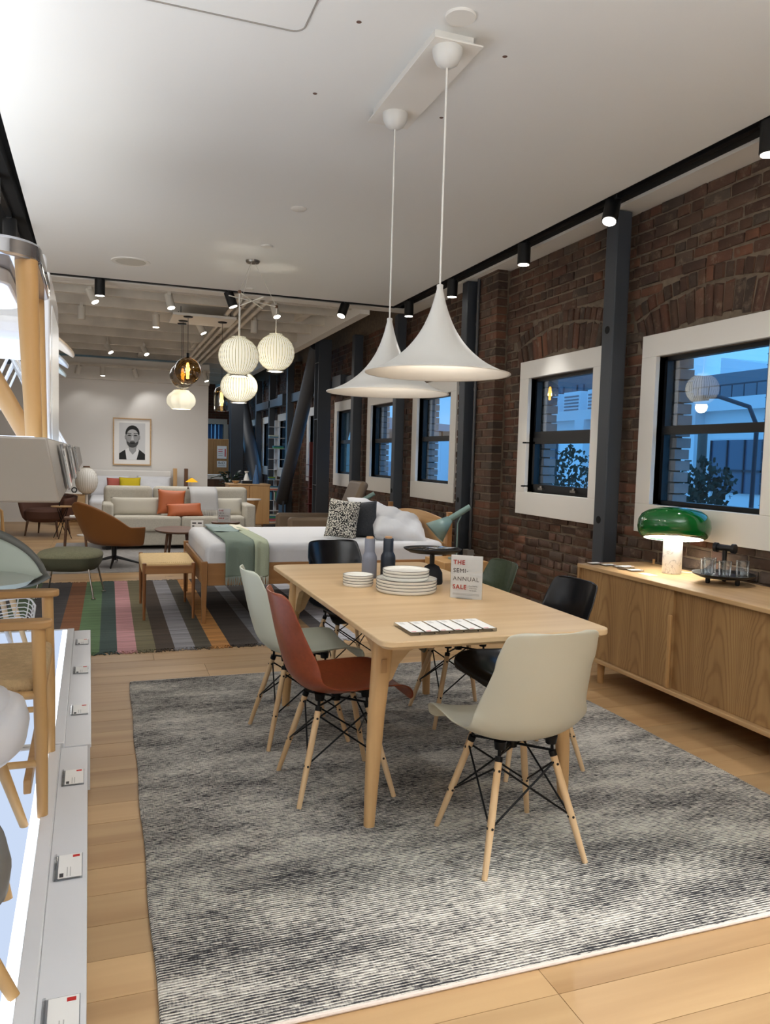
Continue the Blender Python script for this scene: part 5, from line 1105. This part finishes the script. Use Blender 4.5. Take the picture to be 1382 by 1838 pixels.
tag(MB().lathe([(0, 0), (.05, 0), (.055, .02), (.035, .08), (.022, .13), (.045, .17), (.04, .17), (.015, .13), (0, .12)], 24).build('vase', china, loc=(2.34, 13.96, CZ + .05)), 'white waisted vase on the round white box', 'vase')
tag(MB().lathe([(0, 0), (.062, 0), (.06, .04), (.03, .22), (.014, .28), (.012, .335), (.018, .34), (0, .34)], 28).build('vase', plain('blue_glaze', (66, 100, 140), .3), loc=(2.47, 13.72, CZ)), 'tall blue conical vase on the oak cabinet', 'vase')
e = thing('side_table', 'small round white-topped pedestal table at the sofa end', 'table', (2.20, 12.6, 0)); MB().lathe([(0, .60), (.15, .60), (.155, .61), (.155, .62), (0, .62)], 30).build('tabletop', white_paint, e); MB().lathe([(.07, .36), (.12, .60)], 24).build('cone', oak_z, e); MB().lathe([(0, 0), (.14, 0), (.14, .015), (.02, .03), (.02, .36), (.07, .36)], 24).build('pedestal', oak_z, e)
e = thing('potted_plant', 'dark rubber plant with glossy leaves beside the wardrobe', 'plant', (2.30, 15.6, 0)); MB().lathe([(0, 0), (.13, 0), (.16, .3), (.15, .3), (.14, .26), (0, .26)], 28).build('pot', plain('pot_dark', (60, 56, 54), .6), e)
lf = plain('leaf_gloss', (40, 58, 48), .25)
for k in range(30):
    a = random.uniform(0, 6.28); el_ = random.uniform(.1, 1.1); L = random.uniform(.22, .34); z0 = random.uniform(.62, .92); st = Vector((.1 * math.cos(a), .1 * math.sin(a), z0)); d = Vector((math.cos(a) * math.cos(el_), math.sin(a) * math.cos(el_), math.sin(el_))); s_ = d.cross(Vector((0, 0, 1))).normalized()
    MB().grid(lambda u, v: tuple(st + d * L * v + s_ * (2 * u - 1) * .055 * math.sin(math.pi * max(v, .03)) ** .8 + Vector((0, 0, -.10 * v * v + .02 * (2 * u - 1) ** 2))), 4, 8).build('leaf', lf, e, smooth=80, solid=.002)
MB().tube([(0, 0, .2), (.02, 0, .6), (0, .02, .95)], .012, 8).build('stem', plain('stem_green', (70, 76, 50), .7), e)
bk_cols = [(70, 150, 96), (200, 208, 190), (60, 120, 150), (206, 200, 190), (150, 60, 60), (58, 52, 74), (214, 120, 96), (120, 150, 60), (226, 222, 214), (170, 90, 130), (40, 110, 130)]
bk_m = [plain('book%d' % i, c, .6) for i, c in enumerate(bk_cols)]
def tower(label, loc, h_, zs, mt, w_, d_):
    e = thing('tower_shelf', label, 'bookshelf', loc); MB().box(-.03, .03, d_ - .03, d_ + .02, 0, h_).build('post', mt, e, bevel=.004); MB().box(-.14, .14, -d_, d_, 0, .02).build('base', mt, e)
    for z in zs: MB().box(-w_, w_, -d_, d_ - .03, z, z + .008).build('shelf', mt, e, smooth=0)
    return e
tz = [1.84 + .06, 1.68, 1.47, 1.26, 1.05, .85, .64, .44, .23, .02]
tower('tall white spine bookshelf tower in front of the windows', (3.16, 15.30, 0), 2.04, tz[:-1], plain('tower_white', (206, 206, 206), .4), .165, .11)
for z, n_, xo, wd in ((1.688, 2, -.08, .09), (1.478, 2, .02, .10), (.858, 2, -.10, .06), (.648, 3, -.07, .09), (.238 - .21 + .0, 0, 0, 0), (.028, 5, -.06, .09)):
    for k in range(n_):
        tag(MB().box(-wd, wd, -.07, .06, 0, .026).build('book', random.choice(bk_m), loc=(3.16 + xo, 15.28, z + k * .027 + (.0 if z > .1 else -.0))), 'flat book on the white tower shelf, %s of the pile %s' % (('bottom', 'second', 'third', 'fourth', 'top')[k], {1.688: 'near the top', 1.478: 'under the upper green pile', .858: 'at sofa-back height', .648: 'with pink covers low down', .028: 'on the base'}[z]), 'book', 'books on the white tower shelf')
for k in range(4): tag(MB().box(-.012, .012, -.06, .06, 0, .16 + .01 * (k % 2)).build('book', bk_m[(k * 3 + 2) % 11], loc=(3.05 + .03 * k, 15.28, .448)), 'upright book on the white tower shelf, %s from left' % ('first', 'second', 'third', 'fourth')[k], 'book', 'upright books on the white tower shelf')
tower('slim dark red spine shelf tower beside the thick column', (3.17, 12.45, 0), 1.58, (.35, .55, .8, 1.0, 1.2), plain('tower_red', (84, 28, 22), .5), .11, .10)
e = thing('storage_box', 'flat black box with small red label on the floor', 'box', (2.72, 13.0, 0)); MB().box(-.22, .22, -.15, .15, 0, .16).build('body', black, e, bevel=.005); MB().box(-.02, .03, -.152, -.15, .06, .09).build('label_mark', ink_red, e); MB().box(.05, .14, -.152, -.15, .068, .08).build('label_text', ink_grey, e)
e = thing('wardrobe', 'oak wardrobe with notices taped to its door', 'wardrobe', (2.5, 20.2, 0)); MB().box(-.42, .42, -.2, .2, 0, 1.72).build('body', oak_z, e)
wd_m = wood('wardrobe_oak', (176, 134, 84), (150, 108, 62), 'z')
for x in (-.2, .2): 
    d_ = MB().box(x - .195, x + .195, -.225, -.2, .05, 1.70).build('door', wd_m, e, bevel=.003)
    if x > 0:
        MB().box(x - .11, x + .13, -.229, -.225, 1.22, 1.54).build('notice', paper, d_, smooth=0); MB().box(x + .08, x + .11, -.231, -.229, 1.27, 1.47).build('red_bar', ink_red, d_, smooth=0); MB().box(x - .11, x + .13, -.229, -.225, 1.0, 1.16).build('notice', paper, d_, smooth=0)
        for q in range(4): MB().box(x - .08, x + .03, -.231, -.229, 1.29 + q * .05, 1.305 + q * .05).build('notice_text', ink_red if q > 1 else ink_grey, d_, smooth=0)
        o = put('notice_text', text_mesh('BoD', .09, ink_dark), d_, loc=(x - .08, -.2296, 1.08)); o.rotation_euler = (math.pi / 2, 0, 0); MB().box(x - .08, x + .09, -.231, -.229, 1.03, 1.05).build('notice_text', ink_grey, d_, smooth=0)
e = thing('counter', 'white-topped low counter in front of the wardrobe', 'counter', (2.36, 18.9, 0)); MB().box(-.35, .30, -.25, .25, .04, .74).build('body', walnut_z, e); MB().box(-.37, .32, -.27, .27, .74, .84).build('top', white_paint, e)
# recliner behind the bed
taupe = plain('taupe_leather', (122, 104, 84), .5)
e = thing('recliner', 'taupe leather recliner armchair behind the bed', 'armchair', (2.30, 8.75, 0))
MB().box(-.35, .32, -.25, .25, .28, .46).build('seat', taupe, e, bevel=.05, seg=4, smooth=60)
for y in (-.33, .33): MB().box(-.42, .30, y - .06, y + .06, .30, .66).build('arm', taupe, e, bevel=.04, seg=4, smooth=60)
b = MB(); b.box(-.05, .05, -.26, .26, 0, .78); b.xf(Matrix.Translation((.22, 0, .34)) @ Matrix.Rotation(R(22), 4, 'Y')); b.build('backrest', taupe, e, bevel=.045, seg=4, smooth=60)
MB().cyl((0, 0, .04), (0, 0, .3), .03, n=14).build('column', chrome, e); MB().lathe([(0, 0), (.28, 0), (.28, .015), (.03, .04), (0, .04)], 32).build('base', chrome, e)
# ---- ribbed globe chandelier
e = thing('globe_chandelier', 'cluster of three lit ribbed white globe pendants on wooden rods', 'chandelier', (1.19, 6.94, 3.05))
MB().lathe([(0, -.02), (.055, -.02), (.062, -.008), (.062, 0)], 30).build('canopy', brushed, e)
GL = [((1.025, 6.6, 2.165), .168, .163), ((1.44, 7.1, 2.285), .172, .17), ((1.125, 7.2, 1.965), .168, .145)]
bar_z = 2.70 - 3.05
for (c, rx, rz) in GL:
    lc = (c[0] - 1.19, c[1] - 6.94, c[2] - 3.05); bubble(e, lc, rx, rz, True, 2.0, 40, .42)
    MB().cyl((lc[0], lc[1], lc[2] + rz - .01), (lc[0], lc[1], bar_z), .005, n=8).build('stem', white_trim, e); MB().tube([(lc[0], lc[1], bar_z), (lc[0] * .1, lc[1] * .1, -.02)], .0022, 6).build('suspension_wire', white_trim, e); MB().lathe([(0, -.016), (.012, -.012), (.016, 0), (.012, .012), (0, .016)], 12, (lc[0], lc[1], bar_z)).build('wood_knob', walnut_z, e)
    MB().cyl((lc[0], lc[1], bar_z), (-lc[0] * .9, -lc[1] * .9, bar_z), .005, n=8).build('rod', white_trim, e)
# ---- amber glass pendants further back
e0 = thing('pendant_canopy', 'white rectangular canopy plate carrying the amber pendants', 'mounting plate', (1.12, 10.0, 3.0)); MB().box(-.40, .36, -.27, .40, 0, .03).build('plate', white_paint, e0, smooth=0)
for x in (-.3, .3):
    for y in (-.18, .18): MB().cyl((x, y, .03), (x, y, .12), .004, n=6).build('hanger', black, e0)
amber = thin_glass('amber_glass', (196, 168, 112), .12); smoke = thin_glass('smoke_glass', (150, 142, 124), .12); filam = emitter('filament', (255, 206, 130), 9)
def glass_pendant(label, x, y, z, r_, h_, mt, kind):
    e = thing('glass_pendant', label, 'lamp', (x, y, z), group='glass pendants under the far canopy'); zt = 3.0 - z
    MB().cyl((0, 0, h_), (0, 0, zt - .012), .003, n=6).build('cord', black, e); MB().lathe([(0, zt - .016), (.05, zt - .012), (.06, zt), (0, zt)], 24).build('canopy', black_metal, e); MB().cyl((0, 0, h_ - .01), (0, 0, h_ + .05), .018, n=14).build('socket', black_metal, e)
    if kind == 'globe': MB().lathe([(r_ * .2, h_)] + [(r_ * math.sin(R(a)), h_ / 2 + h_ / 2 * math.cos(R(a))) for a in range(18, 181, 9)], 40, cap=False).build('globe', mt, e, smooth=80)
    elif kind == 'jar': MB().lathe([(0, 0), (r_ * .9, 0), (r_, .02), (r_, h_ * .75), (r_ * .8, h_ * .92), (r_ * .3, h_)], 40, cap=False).build('jar', mt, e, smooth=60)
    if kind != 'pleat': MB().lathe([(0, h_ * .2), (.018, h_ * .22), (.02, h_ * .7), (.01, h_ * .8)], 12).build('filament', filam, e); bulb(e, (0, 0, h_ * .45), 2.2, .03, (1, .78, .5))
    else:
        def pf(u, v):
            a = 2 * math.pi * u; rr = r_ * (1 - .10 * abs(math.cos(a * 4.5))) * catmull([(.66, 0), (.95, 0), (1.0, 0), (.86, 0), (.5, 0)], v)[0]; return (rr * math.cos(a), rr * math.sin(a), h_ * v)
        MB().grid(pf, 72, 12).build('pleated_shade', bub_m, e, smooth=60); bulb(e, (0, 0, -.04), 2.5, .05, (1, .9, .75))
glass_pendant('round amber glass pendant with glowing filament', .905, 9.80, 2.18, .158, .33, amber, 'globe'); glass_pendant('round pale smoked pendant behind the amber one', .875, 10.14, 2.15, .16, .32, thin_glass('pale_smoke', (206, 200, 190), .12), 'globe'); glass_pendant('smoky jar pendant left of the lower ribbed globe', 1.345, 10.0, 1.885, .095, .31, smoke, 'jar'); glass_pendant('lit white pleated shade pendant below the amber globes', .88, 10.36, 1.905, .185, .245, None, 'pleat')
# ================================================================== DISPLAY UNIT AT THE LEFT
DX, DA = -.005, .022
def dloc(x, y, z): return (DX + x - DA * y, y + DA * x, z)          # display frame -> room
lamin = plain('laminate_white', (222, 222, 224), .22); shelf_grey = plain('slab_grey', (138, 130, 121), .3); lbox = emitter('light_panel', (206, 222, 248), .85); ledm = emitter('led_line', (240, 247, 255), 2.2)
oakd = wood('display_oak', (206, 168, 114), (176, 134, 82), 'z'); oakd_x = wood('display_oak_x', (190, 150, 100), (158, 118, 72), 'x')
def plinth(label, y0, y1, dx):
    e = thing('display_plinth', label, 'plinth', (DX, 0, 0), DA, 'low illuminated display plinths')
    MB().box(-1.3, dx - .004, y0, y1, 0.015, .185).build('body', lamin, e, smooth=0)
    MB().box(-1.25, dx - .05, y0 + .03, y1 - .05, 0, .015).build('recessed_base', slot_black, e, smooth=0)
    MB().box(dx - .097, dx, y0, y1, .185, .2).build('tag_ledge', lamin, e, bevel=.002)
    MB().box(dx - .137, dx - .097, y0, y1, .185, .216).build('rim', lamin, e, bevel=.003)
    MB().box(-1.3, dx - .165, y0 + .02, y1 - .02, .185, .210).build('light_panel', lbox, e, smooth=0)
    MB().box(dx - .165, dx - .137, y0 + .02, y1 - .02, .185, .2105).build('led_strip', ledm, e, smooth=0)
    MB().box(-1.3, dx - .137, y0, y0 + .02, .185, .216).build('rim', lamin, e, bevel=.003); MB().box(-1.3, dx - .137, y1 - .02, y1, .185, .216).build('rim', lamin, e, bevel=.003)
plinth('near low white plinth with glowing top holding oak chairs', -.6, 3.135, 0.0); plinth('far low white plinth with glowing top ending at the striped rug', 3.15, 5.2, .012)
def price_holder(label, x, y, z, rot, grp, w_=.07, d_=.135):
    e = thing('price_tag', label, 'price tag', dloc(x, y, z), 0, grp); e.rotation_euler = rot
    MB().box(-w_ / 2, w_ / 2, -d_ / 2, d_ / 2, 0, .0025).build('acrylic_base', acrylic, e, smooth=0)
    MB().box(-w_ / 2 + .008, w_ / 2 - .002, -d_ / 2 + .004, d_ / 2 - .004, .003, .0045).build('card', paper, e, smooth=0)
    MB().box(w_ / 2 - .026, w_ / 2 - .008, d_ / 2 - .022, d_ / 2 - .010, .0045, .0049).build('red_mark', ink_red, e, smooth=0)
    for q in range(2): MB().box(-w_ / 2 + .03 + q * .008, -w_ / 2 + .0325 + q * .008, -d_ / 2 + .012, -d_ / 2 + .06, .0045, .0049).build('text_line', ink_grey, e, smooth=0)
    MB().box(-w_ / 2 + .012, -w_ / 2 + .022, -d_ / 2 + .010, -d_ / 2 + .03, .0045, .0049).build('barcode', ink_dark, e, smooth=0)
    MB().tube([(-w_ / 2, -d_ / 2, .004), (-w_ / 2, d_ / 2, .004)], .004, 6).build('acrylic_lip', acrylic, e); MB().tube([(-w_ / 2, -d_ / 2, .004), (w_ / 2, -d_ / 2, .004)], .003, 6).build('acrylic_lip', acrylic, e)
for k, (y, dd) in enumerate(((1.60, 0), (2.21, 0), (2.83, 0), (3.58, .012), (4.24, .012), (4.87, .012))):
    price_holder('acrylic price tag on the plinth ledge, %s from the camera' % ('first', 'second', 'third', 'fourth', 'fifth', 'sixth')[k], -.047 + dd, y, .2, (0, 0, DA), 'price tags on the plinth ledge')
# upper shelf
e = thing('display_shelf', 'thick white upper display shelf with slanted front edge', 'shelf', (DX, 0, 0), DA)
MB().prism([(-1.3, 1.265), (-.036, 1.265), (-.054, 1.362), (-1.3, 1.362)], 1.25, 5.15, 'xz').build('slab', shelf_grey, e, bevel=.003)  # whole slab in one warm grey, darker than the plinth laminate
b = e.children[0]
for y in (1.6, 5.05): MB().box(-1.28, -1.22, y - .03, y + .03, 0.216, 1.265).build('support_post', lamin, e, smooth=0)
MB().box(-1.28, -.075, 1.28, 5.12, 1.3622, 1.3632).build('light_panel', emitter('shelf_light', (214, 230, 255), 2.2), e, smooth=0)
sl_ = math.atan2(.097, .018)
for k, y in enumerate((1.62, 2.2, 2.95)):
    price_holder('acrylic price tag holder on the slanted shelf edge, %s from the camera' % ('first', 'second', 'third')[k], -.040, y, 1.312, (0, sl_, DA), 'price tags on the upper shelf edge', w_=.085, d_=.15)
SH = 1.3635
# oak stool with glossy seat standing on the shelf
e = thing('stool', 'oak stool with mirror-gloss seat on the upper shelf', 'stool', dloc(-.318, 1.66, SH), DA)
gl_ = plain('seat_gloss', (176, 178, 184), .07, .85)
MB().prism(rrect(-.26, .245, -.235, .21, .07, 8), .298, .330).build('seat', gl_, e, bevel=.005); MB().prism(rrect(-.2, .19, -.15, .16, .05, 6), .270, .298).build('seat_frame', white_gloss, e, bevel=.004)
for x, y in ((.222, -.19), (.214, .17), (-.22, -.19), (-.22, .17)):
    MB().cyl((x * 1.05, y, 0), (x, y, .300), .0135, .0182, 18).build('leg', oakd, e)
for y, x0 in ((-.06, .215), (.05, .13)): MB().cyl((x0, y, 0.002), (x0 - .16, y, .298), .0165, .0185, 16).build('diagonal_strut', oakd, e)
# white rounded panel chair
e = thing('panel_chair', 'white chair with rounded upright side panel on the upper shelf', 'chair', dloc(-.322, 2.48, SH), DA)
for x in (.215, -.215):
    sp_ = MB().prism(rrect(-.30, .30, 0, .44, .05, 8), x - .016, x + .016, 'yz').build('side_panel', lamin, e, bevel=.004)
    MB().prism(rrect(-.20, .27, .0, .37, .03, 6), x + .016, x + .018, 'yz').build('inset', plain('inset_white', (244, 248, 250), .3) if 'inset_white' not in MATS else MATS['inset_white'], sp_)
MB().box(-.2, .2, -.28, .26, .26, .32).build('seat', lamin, e, bevel=.02); MB().box(-.2, .2, .22, .27, .32, .6).build('backrest', lamin, e, bevel=.02)
# plywood and plastic shell chairs further along the shelf
ply_under = ply_face
def wire_leg_chair(label, x, y, mt, edge, grp='shell chairs at the far end of the upper shelf'):
    e = thing('shell_chair', label, 'chair', dloc(x, y, SH), DA + math.pi / 2 * 0, grp)
    def fn(u, v):
        a = (2 * u - 1); c = (2 * v - 1); k = (abs(a) ** 3 + abs(c) ** 3) ** (1 / 3) or 1; m_ = max(abs(a), abs(c)); s_ = m_ / k if k > 0 else 1
        X, Y = a * s_ * .24, c * s_ * .23
        return (X, Y, .495 + .05 * (-X / .24) * (1 if X < 0 else .9) - .045 * max(0, X / .24) ** 2 * 1.2 + .02 * (c * s_) ** 2)
    MB().grid(fn, 16, 16).build('seat', mt, e, smooth=80, solid=.011, off=0)
    MB().grid(lambda u, v: (-.225 - .06 * v, (2 * u - 1) * (.20 - .03 * v * v), .56 + .28 * v + .0), 10, 8).build('backrest', mt, e, smooth=80, solid=.011, off=0)
    for s_ in (-1, 1): MB().tube([(.20, s_ * .21, .006), (.04, s_ * .14, .30), (-.02, s_ * .12, .42), (-.20, s_ * .21, .006)], .0065, 8).build('wire_leg', white_gloss, e)
    MB().tube([(.04, -.14, .30), (-.02, 0, .44), (.04, .14, .30)], .0065, 8).build('wire_leg', white_gloss, e); MB().cyl((-.02, -.12, .425), (-.02, .12, .425), .0065, n=8).build('cross_rod', white_gloss, e)
    for s_ in (-1, 1): MB().box(-.05, .03, s_ * .12 - .02, s_ * .12 + .02, .43, .47).build('bracket', black, e)
wire_leg_chair('pale plywood shell chair on the upper shelf', -.30, 3.72, ply_face, None); wire_leg_chair('white shell chair on the upper shelf, behind the plywood one', -.335, 4.24, sh_mint if False else plain('shell_white', (228, 232, 234), .3), None); wire_leg_chair('pale green-white shell chair at the end of the upper shelf', -.36, 4.76, plain('shell_pale', (218, 226, 216), .3), None)
e = thing('plywood_chair', 'plywood chair cut off at the upper left above the shelf', 'chair', dloc(-.62, 2.98, SH), DA)
MB().prism(rrect(-.2, .2, -.2, .2, .06, 6), .42, .432).build('seat', ply_face, e, bevel=.003)
MB().prism(rrect(-.215, .215, .62, .94, .09, 8), -.19, -.178, 'yz').build('backrest', ply_face, e, bevel=.003)
for x in (-.17, .17):
    for y in (-.17, .17): MB().cyl((x * 1.1, y * 1.1, 0), (x, y, .42), .012, .016, 12).build('leg', oakd, e)
MB().box(-.178, -.16, -.05, .05, .43, .70).build('back_support', ply_face, e)
# ---- chairs on the plinths
PZ = .2105
pc = plain('paper_cord_seat', (196, 168, 126), .85, bump=1.0, bscale=160, vary=.12, vscale=50)
e = thing('armchair', 'oak armchair with paper-cord seat and flat armrests on the plinth', 'armchair', dloc(-.385, 2.80, PZ), DA)
for s_ in (-1, 1):
    yy = s_ * .272
    MB().tube([(.255, yy, 0), (.252, yy, .25), (.245, yy, .595)], [.0155, .0195, .020], 18).build('front_leg', oakd, e)
    MB().tube([(-.26, yy * .92, 0), (-.24, yy * .92, .3), (-.27, yy * .92, .72)], [.0145, .019, .014], 16).build('rear_leg', oakd, e)
    MB().prism([(-.30, -.022), (-.1, -.028), (.2, -.034), (.262, -.03), (.285, -.012), (.285, .012), (.262, .03), (.2, .034), (-.1, .028), (-.30, .022)], .592, .618).xf(Matrix.Translation((0, yy, 0))).build('armrest', oakd_x, e, bevel=.006)
    MB().cyl((-.24, yy * .94, .17), (.25, yy, .17), .011, n=12).build('stretcher', oakd, e); MB().cyl((-.24, yy * .94, .385), (.25, yy, .385), .013, n=12).build('seat_rail', oakd, e)
MB().prism(rrect(-.23, .262, -.262, .262, .03, 4), .385, .43).build('woven_seat', pc, e, bevel=.018, seg=3); MB().cyl((.25, -.27, .395), (.25, .27, .395), .015, n=12).build('seat_rail', oakd, e); MB().box(-.285, -.262, -.26, .26, .6, .70).build('backrest', oakd_x, e, bevel=.008); MB().box(.20, .222, -.26, .26, .07, .115).build('stretcher', oakd_x, e, bevel=.004)
# white wire chair
e = thing('wire_chair', 'white wire mesh chair behind the oak armchair', 'chair', dloc(-.50, 3.62, PZ), DA)
wm_ = plain('wire_white', (232, 234, 238), .35); ws = MB()
def wfn(u, v):
    a = 2 * u - 1; y_, z_ = catmull([(.27, .36), (.22, .40), (.0, .37), (-.17, .37), (-.25, .5), (-.29, .68), (-.31, .80)], v); return Vector((y_, a * (.25 - .05 * v), z_ + .05 * a * a))
for k in range(13): ws.tube([wfn(k / 12, j / 20) for j in range(21)], .0045 if k in (0, 12) else .0026, 6)
for k in range(17): ws.tube([wfn(j / 12, k / 16) for j in range(13)], .0045 if k in (0, 16) else .0026, 6)
ws.build('wire_shell', wm_, e)
for s_ in (-1, 1): MB().tube([(.24, s_ * .24, .008), (.15, s_ * .17, .33), (-.12, s_ * .17, .345), (-.23, s_ * .24, .008)], .0095, 10).build('sled_leg', wm_, e); 
MB().tube([(.13, -.17, .325), (.05, 0, .12), (.13, .17, .325)], .007, 8).build('brace', wm_, e); MB().cyl((.24, -.24, .01), (-.23, -.24, .01), .0095, n=8).build('runner', wm_, e); MB().cyl((.24, .24, .01), (-.23, .24, .01), .0095, n=8).build('runner', wm_, e)
# grey bucket armchair with pale seat pad
e = thing('bucket_armchair', 'grey plastic bucket armchair with pale seat lining on the plinth', 'armchair', dloc(-.52, 4.50, PZ), R(-160))
gsh = plain('shell_grey_plastic', (128, 130, 126), .35); pale = plain('pad_pale', (206, 218, 208), .6)
def bk2(u, v, inset=0):
    a = (u - .5) * 2 * R(110); k = abs(u - .5) * 2; zt = .72 - .27 * min(1, k / .8) ** 1.5; z = .40 + (zt - .40) * v; rb, rt = .17, .31
    r_ = rb + (rt - rb) * v ** .5 - inset; return (r_ * math.sin(a) * 1.05, -r_ * math.cos(a) * .95, z + inset * .6)
MB().grid(bk2, 40, 12).build('shell', gsh, e, smooth=80, solid=.012, off=1)
MB().grid(lambda u, v: bk2(.06 + .88 * u, v * .80, .016), 36, 10).build('lining', pale, e, smooth=80, solid=.006, off=0)
MB().lathe([(0, .395), (.17, .395), (.22, .41), (.25, .44), (.2, .455), (0, .455)], 36).build('seat_pad', pale, e, smooth=60); MB().lathe([(0, .37), (.14, .375), (.18, .40), (0, .40)], 30).build('under_shell', gsh, e)
ash = wood('ash', (226, 202, 166), (206, 176, 136), 'z')
for k in range(4):
    a = R(45 + 90 * k); MB().cyl((.27 * math.cos(a), .27 * math.sin(a), 0), (.15 * math.cos(a), .15 * math.sin(a), .385), .0105, .016, 14).build('leg', ash, e)
def tub_seat(label, x, y, mt, zseat, rad, rz=0, h_=.15):
    e = thing('tub_stool', label, 'stool', dloc(x, y, PZ), rz)
    sup(rad, rad, zseat, zseat + h_, [(.55, 0), (.85, .06), (.97, .25), (1.0, .55), (.95, .85), (.8, .97), (.3, 1)], pw=2.6).build('seat_shell', mt, e, smooth=80); sup(rad * .8, rad * .8, zseat + h_ - .01, zseat + h_ + .02, [(1, 0), (.97, .6), (.7, 1)], pw=2.6).build('seat_pad', mt, e, smooth=80)
    for k in range(4):
        a = R(45 + 90 * k); q = rad * 1.22; MB().cyl((q * math.cos(a), q * math.sin(a), 0), (rad * .72 * math.cos(a), rad * .72 * math.sin(a), zseat + .02), .0125, .018, 14).build('leg', oakd, e)
tub_seat('white rounded tub stool with oak legs, cut off at the left edge', -.385, 2.28, plain('tub_white', (220, 220, 224), .35), .30, .235); tub_seat('grey tub stool with oak legs, nearest at the lower left edge', -.375, 1.80, plain('tub_grey', (120, 118, 114), .4), .145, .215, R(20), h_=.17)
# far left lounge furniture seen below the shelf
e = thing('lounge_chair', 'pale lounge chair with open oak arms far at the left', 'armchair', (-1.75, 11.6, 0), R(-70)); cream = plain('cream_fabric', (216, 212, 206), .95)
MB().box(-.32, .32, -.3, .3, .26, .42).build('seat_cushion', cream, e, bevel=.04, seg=3); b = MB(); b.box(-.32, .32, -.06, .06, 0, .5); b.xf(Matrix.Translation((0, -.3, .38)) @ Matrix.Rotation(R(14), 4, 'X')); b.build('back_cushion', cream, e, bevel=.04, seg=3)
for s_ in (-1, 1):
    MB().tube([(s_ * .36, .33, 0), (s_ * .36, .30, .5), (s_ * .36, .24, .56), (s_ * .36, -.34, .50), (s_ * .36, -.40, 0)], .02, 10).build('arm_frame', oakd, e); MB().cyl((s_ * .36, -.36, .24), (s_ * .36, .31, .24), .016, n=10).build('side_rail', oakd, e)
